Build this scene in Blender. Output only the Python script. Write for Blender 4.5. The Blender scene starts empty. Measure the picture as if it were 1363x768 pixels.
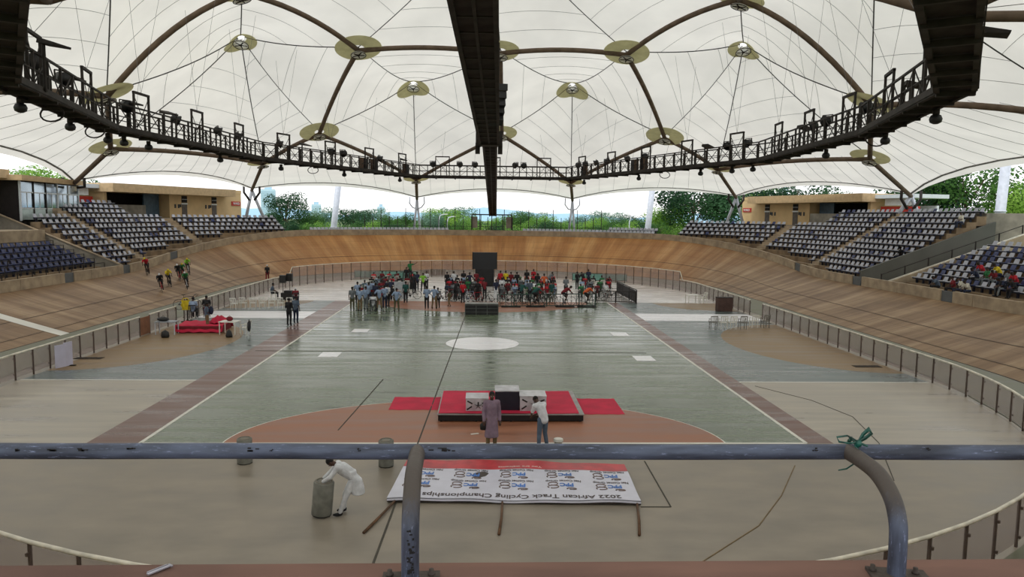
import bpy, bmesh, math, random
from mathutils import Vector, Matrix, Euler
from mathutils.bvhtree import BVHTree
R = math.radians; PI = math.pi
SC = bpy.context.scene; COL = SC.collection
# ------------------------------------------------------------------ camera
F = 970.0; W_, H_ = 1363, 768; EYE = 7.0
PSI, THE, RHO = R(2.273), R(5.682), R(0.7)
fwd = Vector((math.sin(PSI)*math.cos(THE), math.cos(PSI)*math.cos(THE), -math.sin(THE)))
r0 = Vector((math.cos(PSI), -math.sin(PSI), 0)); u0 = r0.cross(fwd)
rgt = r0*math.cos(RHO)+u0*math.sin(RHO); upv = -r0*math.sin(RHO)+u0*math.cos(RHO)
cd = bpy.data.cameras.new('camera'); cam = bpy.data.objects.new('camera', cd); COL.objects.link(cam)
cd.sensor_fit = 'HORIZONTAL'; cd.sensor_width = 36.0; cd.lens = F/W_*36.0
cd.clip_start = .1; cd.clip_end = 2500
cam.matrix_world = Matrix(((rgt.x, upv.x, -fwd.x, 0), (rgt.y, upv.y, -fwd.y, 0), (rgt.z, upv.z, -fwd.z, EYE), (0, 0, 0, 1)))
SC.camera = cam
C0 = Vector((0, 0, EYE))
def ray(px, py): return fwd + rgt*((px-W_/2)/F) + upv*((H_/2-py)/F)
def G(px, py, z=0.0):                      # survey: the point at height z seen at a photo pixel
    d = ray(px, py); t = (z-EYE)/d.z; return C0+d*t
def GY(px, py, Y):                         # survey: the point at distance Y seen at a photo pixel
    d = ray(px, py); return C0+d*(Y/d.y)
# ------------------------------------------------------------------ light
wd = bpy.data.worlds.new('sky'); SC.world = wd; wd.use_nodes = True
nt = wd.node_tree; nt.nodes.clear()
o_ = nt.nodes.new('ShaderNodeOutputWorld'); bg = nt.nodes.new('ShaderNodeBackground')
tc = nt.nodes.new('ShaderNodeTexCoord'); sp = nt.nodes.new('ShaderNodeSeparateXYZ'); rp = nt.nodes.new('ShaderNodeValToRGB')
nt.links.new(tc.outputs['Generated'], sp.inputs[0]); nt.links.new(sp.outputs['Z'], rp.inputs[0])
nt.links.new(rp.outputs[0], bg.inputs[0]); nt.links.new(bg.outputs[0], o_.inputs[0])
rp.color_ramp.elements[0].position = 0.0; rp.color_ramp.elements[0].color = (1, 1, 1, 1)
rp.color_ramp.elements[1].position = .6; rp.color_ramp.elements[1].color = (.86, .93, 1, 1)
bg.inputs[1].default_value = 1.55
sl = bpy.data.lights.new('sun', 'SUN'); sl.energy = 1.6; sl.angle = R(12); sl.color = (1, .97, .9)
so = bpy.data.objects.new('sun', sl); COL.objects.link(so); so.rotation_euler = Euler((R(28), R(-22), 0))
vs = SC.view_settings; SC.display_settings.display_device = 'sRGB'
vs.view_transform = 'Standard'; vs.look = 'None'; vs.gamma = 1; vs.use_curve_mapping = False; vs.exposure = -0.15

# ------------------------------------------------------------------ helpers
def tag(o, label=None, cat=None, group=None, kind=None, category=None):
    cat = cat or category
    if label: o['label'] = label
    if cat: o['category'] = cat
    if group: o['group'] = group
    if kind: o['kind'] = kind
    return o
def empty(name, loc=(0, 0, 0), rz=0, label=None, cat=None, group=None, kind=None, parent=None):
    o = bpy.data.objects.new(name, None); COL.objects.link(o); o.empty_display_size = .2
    o.location = loc; o.rotation_euler = (0, 0, rz); o.parent = parent
    return tag(o, label, cat, group, kind)
def copy_tree(o, parent=None):
    c = o.copy(); COL.objects.link(c); c.parent = parent
    for ch in list(o.children): copy_tree(ch, c)
    return c
class MB:
    def __init__(s): s.v = []; s.f = []; s.smooth = []
    def add(s, vs_, fs, sm=False):
        b = len(s.v); s.v += [tuple(v) for v in vs_]; s.f += [tuple(i+b for i in f) for f in fs]; s.smooth += [sm]*len(fs); return s
    def box(s, c, d, rz=0, M=None):
        x, y, z = d[0]/2, d[1]/2, d[2]/2
        m = M if M is not None else Matrix.Rotation(rz, 3, 'Z'); c = Vector(c)
        vs_ = [m @ Vector(p)+c for p in ((-x,-y,-z),(x,-y,-z),(x,y,-z),(-x,y,-z),(-x,-y,z),(x,-y,z),(x,y,z),(-x,y,z))]
        return s.add(vs_, [(0,3,2,1),(4,5,6,7),(0,1,5,4),(1,2,6,5),(2,3,7,6),(3,0,4,7)])
    def bar(s, a, b, w, h=None, up=(0, 0, 1)):
        a = Vector(a); b = Vector(b); h = h or w; d = b-a; L = d.length
        if L < 1e-6: return s
        d /= L; u = Vector(up)
        if abs(d.dot(u)) > .98: u = Vector((0, 1, 0))
        sx = d.cross(u).normalized(); uz = sx.cross(d)
        m = Matrix((sx, d, uz)).transposed(); return s.box((a+b)/2, (w, L, h), M=m)
    def tube(s, pts, r, n=8, caps=True, closed=False):
        pts = [Vector(p) for p in pts]; N = len(pts); rr = r if isinstance(r, (list, tuple)) else [r]*N
        t0 = (pts[1]-pts[0]).normalized(); ref = Vector((0, 0, 1)) if abs(t0.z) < .9 else Vector((1, 0, 0))
        nn = t0.cross(ref).normalized(); rings = []; vs_ = []
        for i, p in enumerate(pts):
            if closed: t = (pts[(i+1) % N]-pts[i-1]).normalized()
            else: t = (pts[min(i+1, N-1)]-pts[max(i-1, 0)]).normalized()
            nn = (nn-t*nn.dot(t)).normalized(); bb = t.cross(nn)
            for k in range(n):
                a = 2*PI*k/n; vs_.append(p+(nn*math.cos(a)+bb*math.sin(a))*rr[i])
        fs = []
        for i in range(N if closed else N-1):
            j = (i+1) % N
            for k in range(n): fs.append((i*n+k, i*n+(k+1) % n, j*n+(k+1) % n, j*n+k))
        if caps and not closed: fs += [tuple(range(n))[::-1], tuple((N-1)*n+k for k in range(n))]
        return s.add(vs_, fs, n > 5)
    def lathe(s, c, prof, n=16, sx=1, sy=1, M=None):
        c = Vector(c); vs_ = []
        for (r_, z) in prof:
            for k in range(n):
                p = Vector((math.cos(2*PI*k/n)*r_*sx, math.sin(2*PI*k/n)*r_*sy, z)); vs_.append(c+((M @ p) if M else p))
        fs = [(i*n+k, i*n+(k+1) % n, (i+1)*n+(k+1) % n, (i+1)*n+k) for i in range(len(prof)-1) for k in range(n)]
        fs += [tuple(range(n))[::-1], tuple((len(prof)-1)*n+k for k in range(n))]
        return s.add(vs_, fs, True)
    def ell(s, c, rad, n=12, m=8, M=None):
        prof = [(math.sin(PI*i/m), -math.cos(PI*i/m)) for i in range(m+1)]
        c = Vector(c); vs_ = [c+((M @ Vector((0, 0, -rad[2]))) if M else Vector((0, 0, -rad[2])))]
        for (r_, z) in prof[1:-1]:
            for k in range(n):
                p = Vector((math.cos(2*PI*k/n)*r_*rad[0], math.sin(2*PI*k/n)*r_*rad[1], z*rad[2])); vs_.append(c+((M @ p) if M else p))
        vs_.append(c+((M @ Vector((0, 0, rad[2]))) if M else Vector((0, 0, rad[2]))))
        fs = [(0, 1+(k+1) % n, 1+k) for k in range(n)]
        for i in range(m-2):
            for k in range(n): fs.append((1+i*n+k, 1+i*n+(k+1) % n, 1+(i+1)*n+(k+1) % n, 1+(i+1)*n+k))
        L = len(vs_)-1; fs += [(L, L-n+k, L-n+(k+1) % n) for k in range(n)]
        return s.add(vs_, fs, True)
    def prism(s, poly, z0, z1):
        n = len(poly); vs_ = [(p[0], p[1], z0) for p in poly]+[(p[0], p[1], z1) for p in poly]
        return s.add(vs_, [tuple(range(n))[::-1], tuple(range(n, 2*n))]+[(i, (i+1) % n, n+(i+1) % n, n+i) for i in range(n)])
    def grid(s, P, nu, nv, sm=True):            # P(i,j) -> point
        vs_ = [P(i, j) for j in range(nv+1) for i in range(nu+1)]
        return s.add(vs_, [(j*(nu+1)+i, j*(nu+1)+i+1, (j+1)*(nu+1)+i+1, (j+1)*(nu+1)+i) for j in range(nv) for i in range(nu)], sm)
    def mesh(s, name, m=None):
        me = bpy.data.meshes.new(name); me.from_pydata(s.v, [], s.f)
        me.polygons.foreach_set('use_smooth', s.smooth); me.update()
        if m: me.materials.append(m)
        return me
    def build(s, name, m=None, parent=None, loc=None, **k):
        o = bpy.data.objects.new(name, s.mesh(name, m)); COL.objects.link(o); o.parent = parent
        if loc is not None: o.location = loc
        return tag(o, **k)
def link(name, me, loc=(0, 0, 0), rz=0, parent=None, m=None, **k):
    o = bpy.data.objects.new(name, me); COL.objects.link(o); o.location = loc
    if rz: o.rotation_euler = (0, 0, rz)
    o.parent = parent
    return tag(o, **k)
def fixn(me):
    bm = bmesh.new(); bm.from_mesh(me); bmesh.ops.recalc_face_normals(bm, faces=bm.faces); bm.to_mesh(me); bm.free()

# ------------------------------------------------------------------ materials
MATS = {}
def srgb(r, g, b):
    f = lambda c: (c/255/12.92) if c/255 <= .04045 else ((c/255+.055)/1.055)**2.4
    return (f(r), f(g), f(b), 1)
def mat(name, col, rough=.6, metal=0.0, var=.12, scale=3.0, stretch=(1, 1, 1), bump=0.0, rvar=0.0, spec=.5, col2=None, detail=4, uv=False, mixlo=.35, mixhi=.65, trans=0.0, alpha=1.0, emit=0):
    if name in MATS: return MATS[name]
    m = bpy.data.materials.new(name); m.use_nodes = True; nt = m.node_tree; N = nt.nodes; L = nt.links
    b = N['Principled BSDF']; out = N['Material Output']
    tc = N.new('ShaderNodeTexCoord'); mp = N.new('ShaderNodeMapping'); nz = N.new('ShaderNodeTexNoise')
    L.new(tc.outputs['UV' if uv else 'Object'], mp.inputs[0]); mp.inputs['Scale'].default_value = stretch
    L.new(mp.outputs[0], nz.inputs['Vector']); nz.inputs['Scale'].default_value = scale; nz.inputs['Detail'].default_value = detail
    rp = N.new('ShaderNodeValToRGB'); L.new(nz.outputs['Fac'], rp.inputs[0])
    c2 = col2 or tuple(max(0, c*(1-var*2)) for c in col[:3])+(1,); c1 = col if col2 else tuple(min(1, c*(1+var)) for c in col[:3])+(1,)
    e = rp.color_ramp.elements; e[0].position = mixlo; e[0].color = c2; e[1].position = mixhi; e[1].color = c1
    L.new(rp.outputs[0], b.inputs['Base Color'])
    b.inputs['Roughness'].default_value = rough; b.inputs['Metallic'].default_value = metal; b.inputs['Specular IOR Level'].default_value = spec
    if rvar:
        mr = N.new('ShaderNodeMapRange'); L.new(nz.outputs['Fac'], mr.inputs[0]); mr.inputs[1].default_value = .3; mr.inputs[2].default_value = .7
        mr.inputs[3].default_value = rough-rvar; mr.inputs[4].default_value = rough+rvar; L.new(mr.outputs[0], b.inputs['Roughness'])
    if bump:
        bp = N.new('ShaderNodeBump'); bp.inputs['Strength'].default_value = bump; bp.inputs['Distance'].default_value = .02
        L.new(nz.outputs['Fac'], bp.inputs['Height']); L.new(bp.outputs[0], b.inputs['Normal'])
    if trans:
        tr = N.new('ShaderNodeBsdfTranslucent'); mx = N.new('ShaderNodeMixShader'); mx.inputs[0].default_value = trans
        L.new(rp.outputs[0], tr.inputs[0]); L.new(b.outputs[0], mx.inputs[1]); L.new(tr.outputs[0], mx.inputs[2]); L.new(mx.outputs[0], out.inputs[0])
    if alpha < 1: b.inputs['Alpha'].default_value = alpha
    if emit: b.inputs['Emission Strength'].default_value = emit; L.new(rp.outputs[0], b.inputs['Emission Color'])
    MATS[name] = m; return m
M_fabric = mat('roof_fabric', srgb(238, 233, 223), .75, var=.035, scale=.25, trans=.5, spec=.2)
M_khaki = mat('khaki_membrane', srgb(196, 192, 150), .8, var=.05, scale=2, trans=.45, spec=.2)
M_seam = mat('seam_cord', srgb(150, 150, 148), .8, spec=.1)
M_ridge = mat('ridge_cord', srgb(84, 84, 82), .8, spec=.1)
M_beam = mat('arch_beam_paint', srgb(110, 94, 80), .7, var=.12, scale=1.5, spec=.2)
M_white = mat('white_paint', srgb(232, 232, 230), .5, var=.04)
M_steel = mat('dark_steel', srgb(52, 47, 44), .65, var=.2, scale=2, spec=.2)
M_deck = mat('deck_panel', srgb(58, 54, 52), .85, var=.2, scale=1.2, spec=.1)
M_deckedge = mat('deck_edge', srgb(96, 92, 88), .6, var=.1)
M_black = mat('black_plastic', srgb(26, 26, 28), .5, var=.2)
M_conc = mat('tan_concrete', srgb(176, 158, 132), .9, var=.1, scale=1.5, bump=.1, col2=srgb(146, 130, 110))
M_concg = mat('grey_concrete', srgb(132, 126, 114), .9, var=.15, scale=1.2, bump=.1)
M_tan = mat('tan_render', srgb(206, 176, 130), .9, var=.05, scale=.8)
M_grey = mat('grey_door_paint', srgb(92, 96, 98), .6, var=.05)
M_glass = mat('window_glass', srgb(150, 165, 175), .06, var=.1, scale=.6, metal=.75, spec=.8)
M_red = mat('red_cloth', srgb(196, 24, 64), .8, var=.08, scale=1.5)
M_galv = mat('column_paint', srgb(200, 204, 214), .5, var=.05)
M_cord = mat('steel_cable', srgb(120, 120, 122), .6)

def textobj(name, cu, m):
    t = bpy.data.objects.new(name, cu); COL.objects.link(t); bpy.context.view_layer.update()
    me = bpy.data.meshes.new_from_object(t.evaluated_get(bpy.context.evaluated_depsgraph_get())); bpy.data.objects.remove(t)
    me.materials.clear(); me.materials.append(m); o = bpy.data.objects.new(name, me); COL.objects.link(o); return o
def textcurve(body, size, extrude=.004, sx=1.0, bold=0.0):
    c = bpy.data.curves.new('lettering', 'FONT'); c.body = body; c.size = size; c.align_x = 'CENTER'; c.align_y = 'CENTER'; c.extrude = extrude; c.offset = bold; c.resolution_u = 3; return c
# ================================================================== THE FLOOR AND ITS PAINT
def court(name, c, c2, rough=.42, rv=.12, st=(.16, 1.3, 1), sc=1.4, spec=.45, bump=.06):
    return mat(name, c, rough, col2=c2, scale=sc, stretch=st, rvar=rv, bump=bump, detail=8, spec=spec, mixlo=.3, mixhi=.7)
M_floor = court('bare_slab', srgb(152, 142, 128), srgb(124, 116, 104), .42, .1, (.6, 1.1, 1), 1.1, bump=.12)
M_green = court('green_paint', srgb(104, 117, 92), srgb(72, 86, 67), .24, .13, spec=.8)
M_brown = court('brown_paint', srgb(112, 78, 66), srgb(92, 62, 52), .32, spec=.6)
M_cream = court('cream_paint', srgb(182, 174, 160), srgb(142, 134, 122), .36)
M_slate = court('slate_paint', srgb(104, 116, 114), srgb(88, 98, 98), .3, spec=.6)
M_ochre = court('ochre_paint', srgb(148, 124, 92), srgb(122, 100, 72), .45)
M_terra = court('terracotta_paint', srgb(162, 108, 80), srgb(132, 86, 64), .42)
M_lime = court('white_line_paint', srgb(228, 226, 216), srgb(206, 204, 196), .5)
M_joint = mat('joint_sealant', srgb(74, 70, 62), .9)
M_wht = court('bright_white_paint', srgb(246, 245, 248), srgb(232, 231, 236), .3, .05, spec=.7)
M_band = court('band_paint', srgb(120, 122, 100), srgb(92, 92, 74), .5)
fl = MB()
fl.grid(lambda i, j: (-26+52*i/8, -2+100*j/14, 0), 8, 14, False)
floor = fl.build('floor', M_floor, kind='structure')
def zone(poly, m, lvl, name='painted_zone', label=None):
    mb = MB(); mb.prism(poly, -.02, .002*lvl); return mb.build(name, m, floor, label=label)
FX = .15; FR = 19.4; FN = 30.4; FF = 64.4     # infield fence: half width, near and far turn centres
def inside(poly_y0, poly_y1, side):            # strip of infield between two depths, clipped by the fence curve
    pass
def fx(y, r=FR-.12):
    if y < FN: d = FN-y
    elif y > FF: d = y-FF
    else: return r
    return math.sqrt(max(r*r-d*d, 0))
def side_zone(y0, y1, xin, sgn, m, lvl, n=18, label=None):
    ys = [y0+(y1-y0)*i/n for i in range(n+1)]
    poly = [(FX+sgn*fx(y), y) for y in ys]+[(xin, y) for y in reversed(ys)]
    if sgn > 0: poly = poly
    return zone(poly, m, lvl, label=label)
gl0 = G(190, 588); gr0 = G(1075, 592); gl1 = G(455, 412); gr1 = G(817, 409)
GLX = (gl0.x+gl1.x)/2; GRX = (gr0.x+gr1.x)/2; GY0 = (gl0.y+gr0.y)/2; GYF = 59.2; GYE = 59.2
BLX = G(118, 588).x; BRX = G(1112, 592).x
yb = G(200, 505).y; yb2 = G(1150, 510).y; YB = (yb+yb2)/2            # cream / slate boundary
for sg, gx, bx in ((-1, GLX, BLX), (1, GRX, BRX)):
    side_zone(21.6, YB, bx, sg, M_cream, 1, label='cream painted side zone')
    side_zone(YB, 82, bx, sg, M_slate, 1, 40, label='slate grey painted side zone')
    zone([(gx, GY0), (bx, GY0), (bx, 59.5), (gx, 59.5)][::sg], M_brown, 2, label='brown painted strip')
    w0 = G(900, 427).y; w1 = G(900, 418).y
    side_zone(w0, w1, bx, sg, M_wht, 3, label='white painted bar')
    # ochre semicircle at the fence
    yc = (YB+1.8+w0-1.6)/2; hr = (w0-1.6-YB-1.8)/2
    poly = [(FX+sg*fx(yc-hr), yc-hr), (FX+sg*fx(yc+hr), yc+hr)]
    arc = [(FX+sg*(FR-.12)-sg*math.sin(a)*5.6, yc+math.cos(a)*hr) for a in [PI*i/28 for i in range(29)]]
    zone(arc, M_ochre, 2, label='ochre semicircle paint')
    yc2 = w1+6.3
    zone([(FX+sg*(FR-.2)-sg*math.sin(a)*5.4, yc2+math.cos(a)*4.6) for a in [PI*i/24 for i in range(25)]], M_ochre, 2, label='ochre far semicircle paint')
    zone([(bx, YB-.06), (FX+sg*fx(YB), YB-.06), (FX+sg*fx(YB), YB+.06), (bx, YB+.06)][::sg], M_lime, 4, 'painted_line')
    zone([(gx-sg*.06, GY0), (gx+sg*.06, GY0), (gx+sg*.06, GYF), (gx-sg*.06, GYF)][::sg], M_lime, 5, 'painted_line')
zone([(GLX, GY0), (GRX, GY0), (GRX, GYE), (GLX, GYE)], M_green, 2, label='green court paint')
zone([((GLX+GRX)/2+math.cos(a)*(GRX-GLX)*.42, GYE-math.sin(a)*6.6) for a in [PI*i/48 for i in range(49)]][::-1], M_terra, 4, label='terracotta half circle at the far end')
M_farp = court('pale_far_paint', srgb(232, 228, 224), srgb(206, 202, 198), .25, .06, spec=.8)
zone([(FX-fx(GYE)+.0, GYE), (FX+fx(GYE), GYE)]+[(FX+fx(y), y) for y in [GYE+i*1.0 for i in range(1, 25)] if y < FF+FR-.3]+[(FX-fx(y), y) for y in [GYE+i*1.0 for i in range(24, 0, -1)] if y < FF+FR-.3], M_farp, 3, label='pale paint at the far end of the infield')
zone([(GLX, GY0-.08), (GRX, GY0-.08), (GRX, GY0+.05), (GLX, GY0+.05)], M_lime, 5, 'painted_line')
# terracotta semi-ellipse at the near end
ap = G(612, 532).y; lx = G(300, 587).x; rx = G(965, 590).x; cx = (lx+rx)/2; hw = (rx-lx)/2
def arcp(k, y0=None): return [(cx+math.cos(a)*hw*k, GY0+math.sin(a)*(ap-GY0)*k) for a in [PI*i/48 for i in range(49)]]
zone(arcp(1.006), M_lime, 3, 'painted_line'); zone(arcp(1), M_terra, 4, label='terracotta half circle at the near end')
# white centre circle and four tiles
cc = G(642, 457); cr = (G(690, 457)-G(593, 457)).length/2
zone([(cc.x+cr*math.cos(2*PI*i/48), cc.y+cr*math.sin(2*PI*i/48)) for i in range(48)], M_wht, 4, label='white centre circle')
for px, py in ((439, 472), (480, 440), (825, 445), (857, 477)):
    c = G(px, py); zone([(c.x-.48, c.y-.62), (c.x+.48, c.y-.62), (c.x+.48, c.y+.62), (c.x-.48, c.y+.62)], M_wht, 4, 'painted_square')
def joint(pts, w=.03, lvl=7, m=M_joint):
    mb = MB()
    for a, b in zip(pts[:-1], pts[1:]):
        a = Vector(a[:2]); b = Vector(b[:2]); d = (b-a).normalized(); n = Vector((-d.y, d.x))*w/2
        mb.prism([a+n, a-n, b-n, b+n][::-1], -.015, .002*lvl)
    return mb.build('floor_joint', m, floor)
joint([G(621, 416), G(496, 752)], .045); joint([G(340, 467), G(860, 470)], .05); joint([G(450, 573), G(510, 505)], .04)
joint([G(858, 614), G(893, 675), G(853, 675)], .03); joint([G(1005, 514), G(1080, 533), G(1135, 555), G(1170, 590), G(1190, 640)], .02)
joint([G(1058, 620), G(1040, 660), G(1010, 700), G(935, 748)], .022, 7, mat('rusty_crack', srgb(128, 108, 78), .9))
gm = MB(); gm.grid(lambda i, j: (-600+1200*i/4, -200+1400*j/4, -.12), 4, 4, False)
gm.build('lawn', mat('grass', srgb(90, 120, 60), .95, scale=.2, col2=srgb(120, 128, 84)), kind='structure')

# ================================================================== THE TRACK
TA = 23.6; TN = 33.0; TF = 70.0; TW = 6.2
STL = TF-TN; ARC = PI*TA; PER = 2*STL+2*ARC
def stad(s, d, tn=TN, tf=TF, a=TA, x0=0.0):    # s: right straight upward, far turn, left straight, near turn
    st = tf-tn; ar = PI*a; s = s % (2*st+2*ar)
    if s < st: return Vector((x0+a+d, tn+s, 0)), Vector((1, 0, 0)), 0
    s -= st
    if s < ar: th = s/a; return Vector((x0+(a+d)*math.cos(th), tf+(a+d)*math.sin(th), 0)), Vector((math.cos(th), math.sin(th), 0)), min(s, ar-s)
    s -= ar
    if s < st: return Vector((x0-a-d, tf-s, 0)), Vector((-1, 0, 0)), 0
    s -= st; th = PI+s/a
    return Vector((x0+(a+d)*math.cos(th), tn+(a+d)*math.sin(th), 0)), Vector((math.cos(th), math.sin(th), 0)), min(s, ar-s)
def bankz(s):
    s = s % PER
    # distance into the nearest turn (negative on the straights)
    if s < STL: e = -min(s, STL-s)
    elif s < STL+ARC: q = s-STL; e = min(q, ARC-q)
    elif s < 2*STL+ARC: q = s-STL-ARC; e = -min(q, STL-q)
    else: q = s-2*STL-ARC; e = min(q, ARC-q)
    t = max(0, min(1, (e+8)/27)); t = t*t*(3-2*t)
    return 1.85+2.45*t
def trk(s, v, lift=0):
    p, n, _ = stad(s, v*TW); zz = bankz(s); p.z = zz*(v*.93+.07*v*v)+lift; return p
NS = 260; NV = 6
tm = MB(); tm.grid(lambda i, j: trk(PER*i/NS, j/NV), NS, NV, True)
me = tm.mesh('track'); uvl = me.uv_layers.new(name='UVMap')
for p in me.polygons:
    j, i = divmod(p.index, NS)
    for li, (du, dv) in zip(p.loop_indices, ((0, 0), (1, 0), (1, 1), (0, 1))): uvl.data[li].uv = (PER*(i+du)/NS, TW*(j+dv)/NV)
m = bpy.data.materials.new('plywood_track'); m.use_nodes = True; N = m.node_tree.nodes; L = m.node_tree.links; b = N['Principled BSDF']
tc = N.new('ShaderNodeTexCoord')
def nz_(scale, st, det=6):
    mp = N.new('ShaderNodeMapping'); mp.inputs['Scale'].default_value = st; L.new(tc.outputs['UV'], mp.inputs[0])
    n = N.new('ShaderNodeTexNoise'); n.inputs['Scale'].default_value = scale; n.inputs['Detail'].default_value = det; L.new(mp.outputs[0], n.inputs['Vector']); return n
def ramp(src, stops):
    r_ = N.new('ShaderNodeValToRGB'); L.new(src, r_.inputs[0]); e = r_.color_ramp.elements
    while len(e) < len(stops): e.new(.5)
    for k, (p, c) in enumerate(stops): e[k].position = p; e[k].color = c
    return r_
n1 = nz_(1, (.9, .09, 1)); n2 = nz_(1, (.28, .5, 1)); n3 = nz_(1, (5, .35, 1), 3)
c1 = ramp(n1.outputs['Fac'], [(.34, srgb(126, 98, 70)), (.5, srgb(148, 120, 90)), (.7, srgb(178, 152, 120))])
c2 = ramp(n2.outputs['Fac'], [(.35, (.78, .74, .72, 1)), (.6, (1.0, 1.0, 1.0, 1))])
c3 = ramp(n3.outputs['Fac'], [(.4, (.88, .88, .88, 1)), (.6, (1, 1, 1, 1))])
def mul(a, b_):
    x = N.new('ShaderNodeMix'); x.data_type = 'RGBA'; x.blend_type = 'MULTIPLY'; x.inputs[0].default_value = 1; L.new(a, x.inputs[6]); L.new(b_, x.inputs[7]); return x.outputs[2]
# sheet joints of the plywood: 2.44 x 1.22 staggered
bk = N.new('ShaderNodeTexBrick'); L.new(tc.outputs['UV'], bk.inputs['Vector']); bk.inputs['Scale'].default_value = 1
bk.inputs['Brick Width'].default_value = 2.4; bk.inputs['Row Height'].default_value = 1.03; bk.inputs['Mortar Size'].default_value = .012
bk.inputs['Color1'].default_value = (1, 1, 1, 1); bk.inputs['Color2'].default_value = (.93, .93, .93, 1); bk.inputs['Mortar'].default_value = (.6, .57, .54, 1)
sx = N.new('ShaderNodeSeparateXYZ'); L.new(tc.outputs['UV'], sx.inputs[0])
def mth(op, a, b_=None):
    q = N.new('ShaderNodeMath'); q.operation = op
    for k, v in enumerate((a, b_)):
        if v is None: continue
        if isinstance(v, (int, float)): q.inputs[k].default_value = v
        else: L.new(v, q.inputs[k])
    return q.outputs[0]
dist = mth('ABSOLUTE', mth('SUBTRACT', sx.outputs[0], STL+ARC/2))
mr = N.new('ShaderNodeMapRange'); mr.interpolation_type = 'SMOOTHSTEP'; L.new(mth('ADD', dist, mth('MULTIPLY', n2.outputs['Fac'], 14)), mr.inputs[0]); mr.inputs[1].default_value = 22; mr.inputs[2].default_value = 44
c1b = ramp(n1.outputs['Fac'], [(.34, srgb(176, 120, 66)), (.5, srgb(190, 136, 78)), (.68, srgb(206, 156, 98))])
mxc = N.new('ShaderNodeMix'); mxc.data_type = 'RGBA'; L.new(mr.outputs[0], mxc.inputs[0]); L.new(c1b.outputs[0], mxc.inputs[6]); L.new(c1.outputs[0], mxc.inputs[7])
class _c: outputs = [mxc.outputs[2]]
c1 = _c
L.new(mul(mul(mul(c1.outputs[0], c2.outputs[0]), c3.outputs[0]), bk.outputs['Color']), b.inputs['Base Color']); b.inputs['Roughness'].default_value = .55
b.inputs['Specular IOR Level'].default_value = .35
me.materials.append(m); fixn(me); track = link('trim_1', me, kind='structure')
track['label'] = 'banked plywood cycling track ring'
def ring_line(v0, v1, m, name, lift=.012, s0=0, s1=None):
    s1 = PER if s1 is None else s1; n = max(4, int((s1-s0)/PER*NS)); mb = MB()
    mb.grid(lambda i, j: trk(s0+(s1-s0)*i/n, v0+(v1-v0)*j, lift), n, 1, True); return mb.build(name, m, track)
M_dline = mat('dark_track_line', srgb(62, 50, 42), .8)
ring_line(.005, .016, M_dline, 'measuring_line'); ring_line(.142, .149, M_dline, 'sprinters_line'); ring_line(.43, .438, M_dline, 'stayers_line')
fs = G(60, 433); s_fin = STL+ARC+(TF-42.2)
mb = MB(); mb.grid(lambda i, j: trk(s_fin+.9*j, .002+.996*i/8, .014), 8, 1, False); mb.build('finish_line', M_lime, track, label='pale finish line across the track')
# flat band between fence and plywood
bm_ = MB()
def bandp(i, j):
    s = PER*i/NS; p, n, _ = stad(s, -3.4*(1-j)); p.z = .02+.02*j
    if not j:
        c = Vector((FX, min(max(p.y, FN), FF), 0)); v = Vector((p.x-c.x, p.y-c.y, 0))
        if v.length < FR+.08: q = c+v.normalized()*(FR+.08); p.x, p.y = q.x, q.y
    return p
bm_.grid(bandp, NS, 1, False); bme = bm_.mesh('band', M_band); link('flat_band', bme, parent=floor)
# parapet at the top of the track: panels with recessed joints and grey gates
rim = empty('wall_rim', kind='structure')
gates_px = [(94, 379), (172, 362), (233, 346), (1063, 352), (1139, 378), (1257, 393)]
gate_s = []
for px, py in gates_px:
    best = min((( (lambda q: (q.x-px)**2+(q.y-py)**2)(Vector(((rgt.dot(v_)/fwd.dot(v_))*F+W_/2, H_/2-(upv.dot(v_)/fwd.dot(v_))*F))), s) for s in [STL*.15+i*.5 for i in range(int((PER-ARC-STL*.15)/.5))] for v_ in [trk(s, 1)+Vector((0, 0, .4))-C0]), key=lambda t: t[0])
    gate_s.append(best[1])
PH = .72
def parapet(s0, s1, mname, m, h=PH, th=.22, d0=.0):
    k = max(1, int((s1-s0)/1.5)); mb = MB(); prof = [(d0, -.3), (d0, h), (d0+th, h), (d0+th, -.3)]
    rows = []
    for i in range(k+1):
        s = s0+(s1-s0)*i/k; p, n, _ = stad(s, TW); zz = bankz(s)
        rows.append([p+n*a+Vector((0, 0, zz+b_)) for a, b_ in prof])
    vs_ = [q for r_ in rows for q in r_]; fs_ = []
    for i in range(k):
        for j in range(4): fs_.append((i*4+j, i*4+(j+1) % 4, (i+1)*4+(j+1) % 4, (i+1)*4+j))
    fs_ += [(0, 1, 2, 3), (k*4+3, k*4+2, k*4+1, k*4)]
    mb.add(vs_, fs_); me = mb.mesh(mname, m); fixn(me); return link(mname, me, parent=rim)
s = 0.0; STEP = 5.0
cuts = sorted(gate_s)
while s < PER-.1:
    e = min(s+STEP, PER); nxt = [g for g in cuts if s-.01 < g-.6 < e]
    if nxt:
        g = nxt[0]
        if g-.6-s > .3: parapet(s+.02, g-.62, 'parapet_panel', M_conc)
        parapet(g-.6, g+.6, 'gate', M_grey, PH-.05, .08, .08); s = g+.62
    else: parapet(s+.02, e-.02, 'parapet_panel', M_conc); s = e
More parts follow.
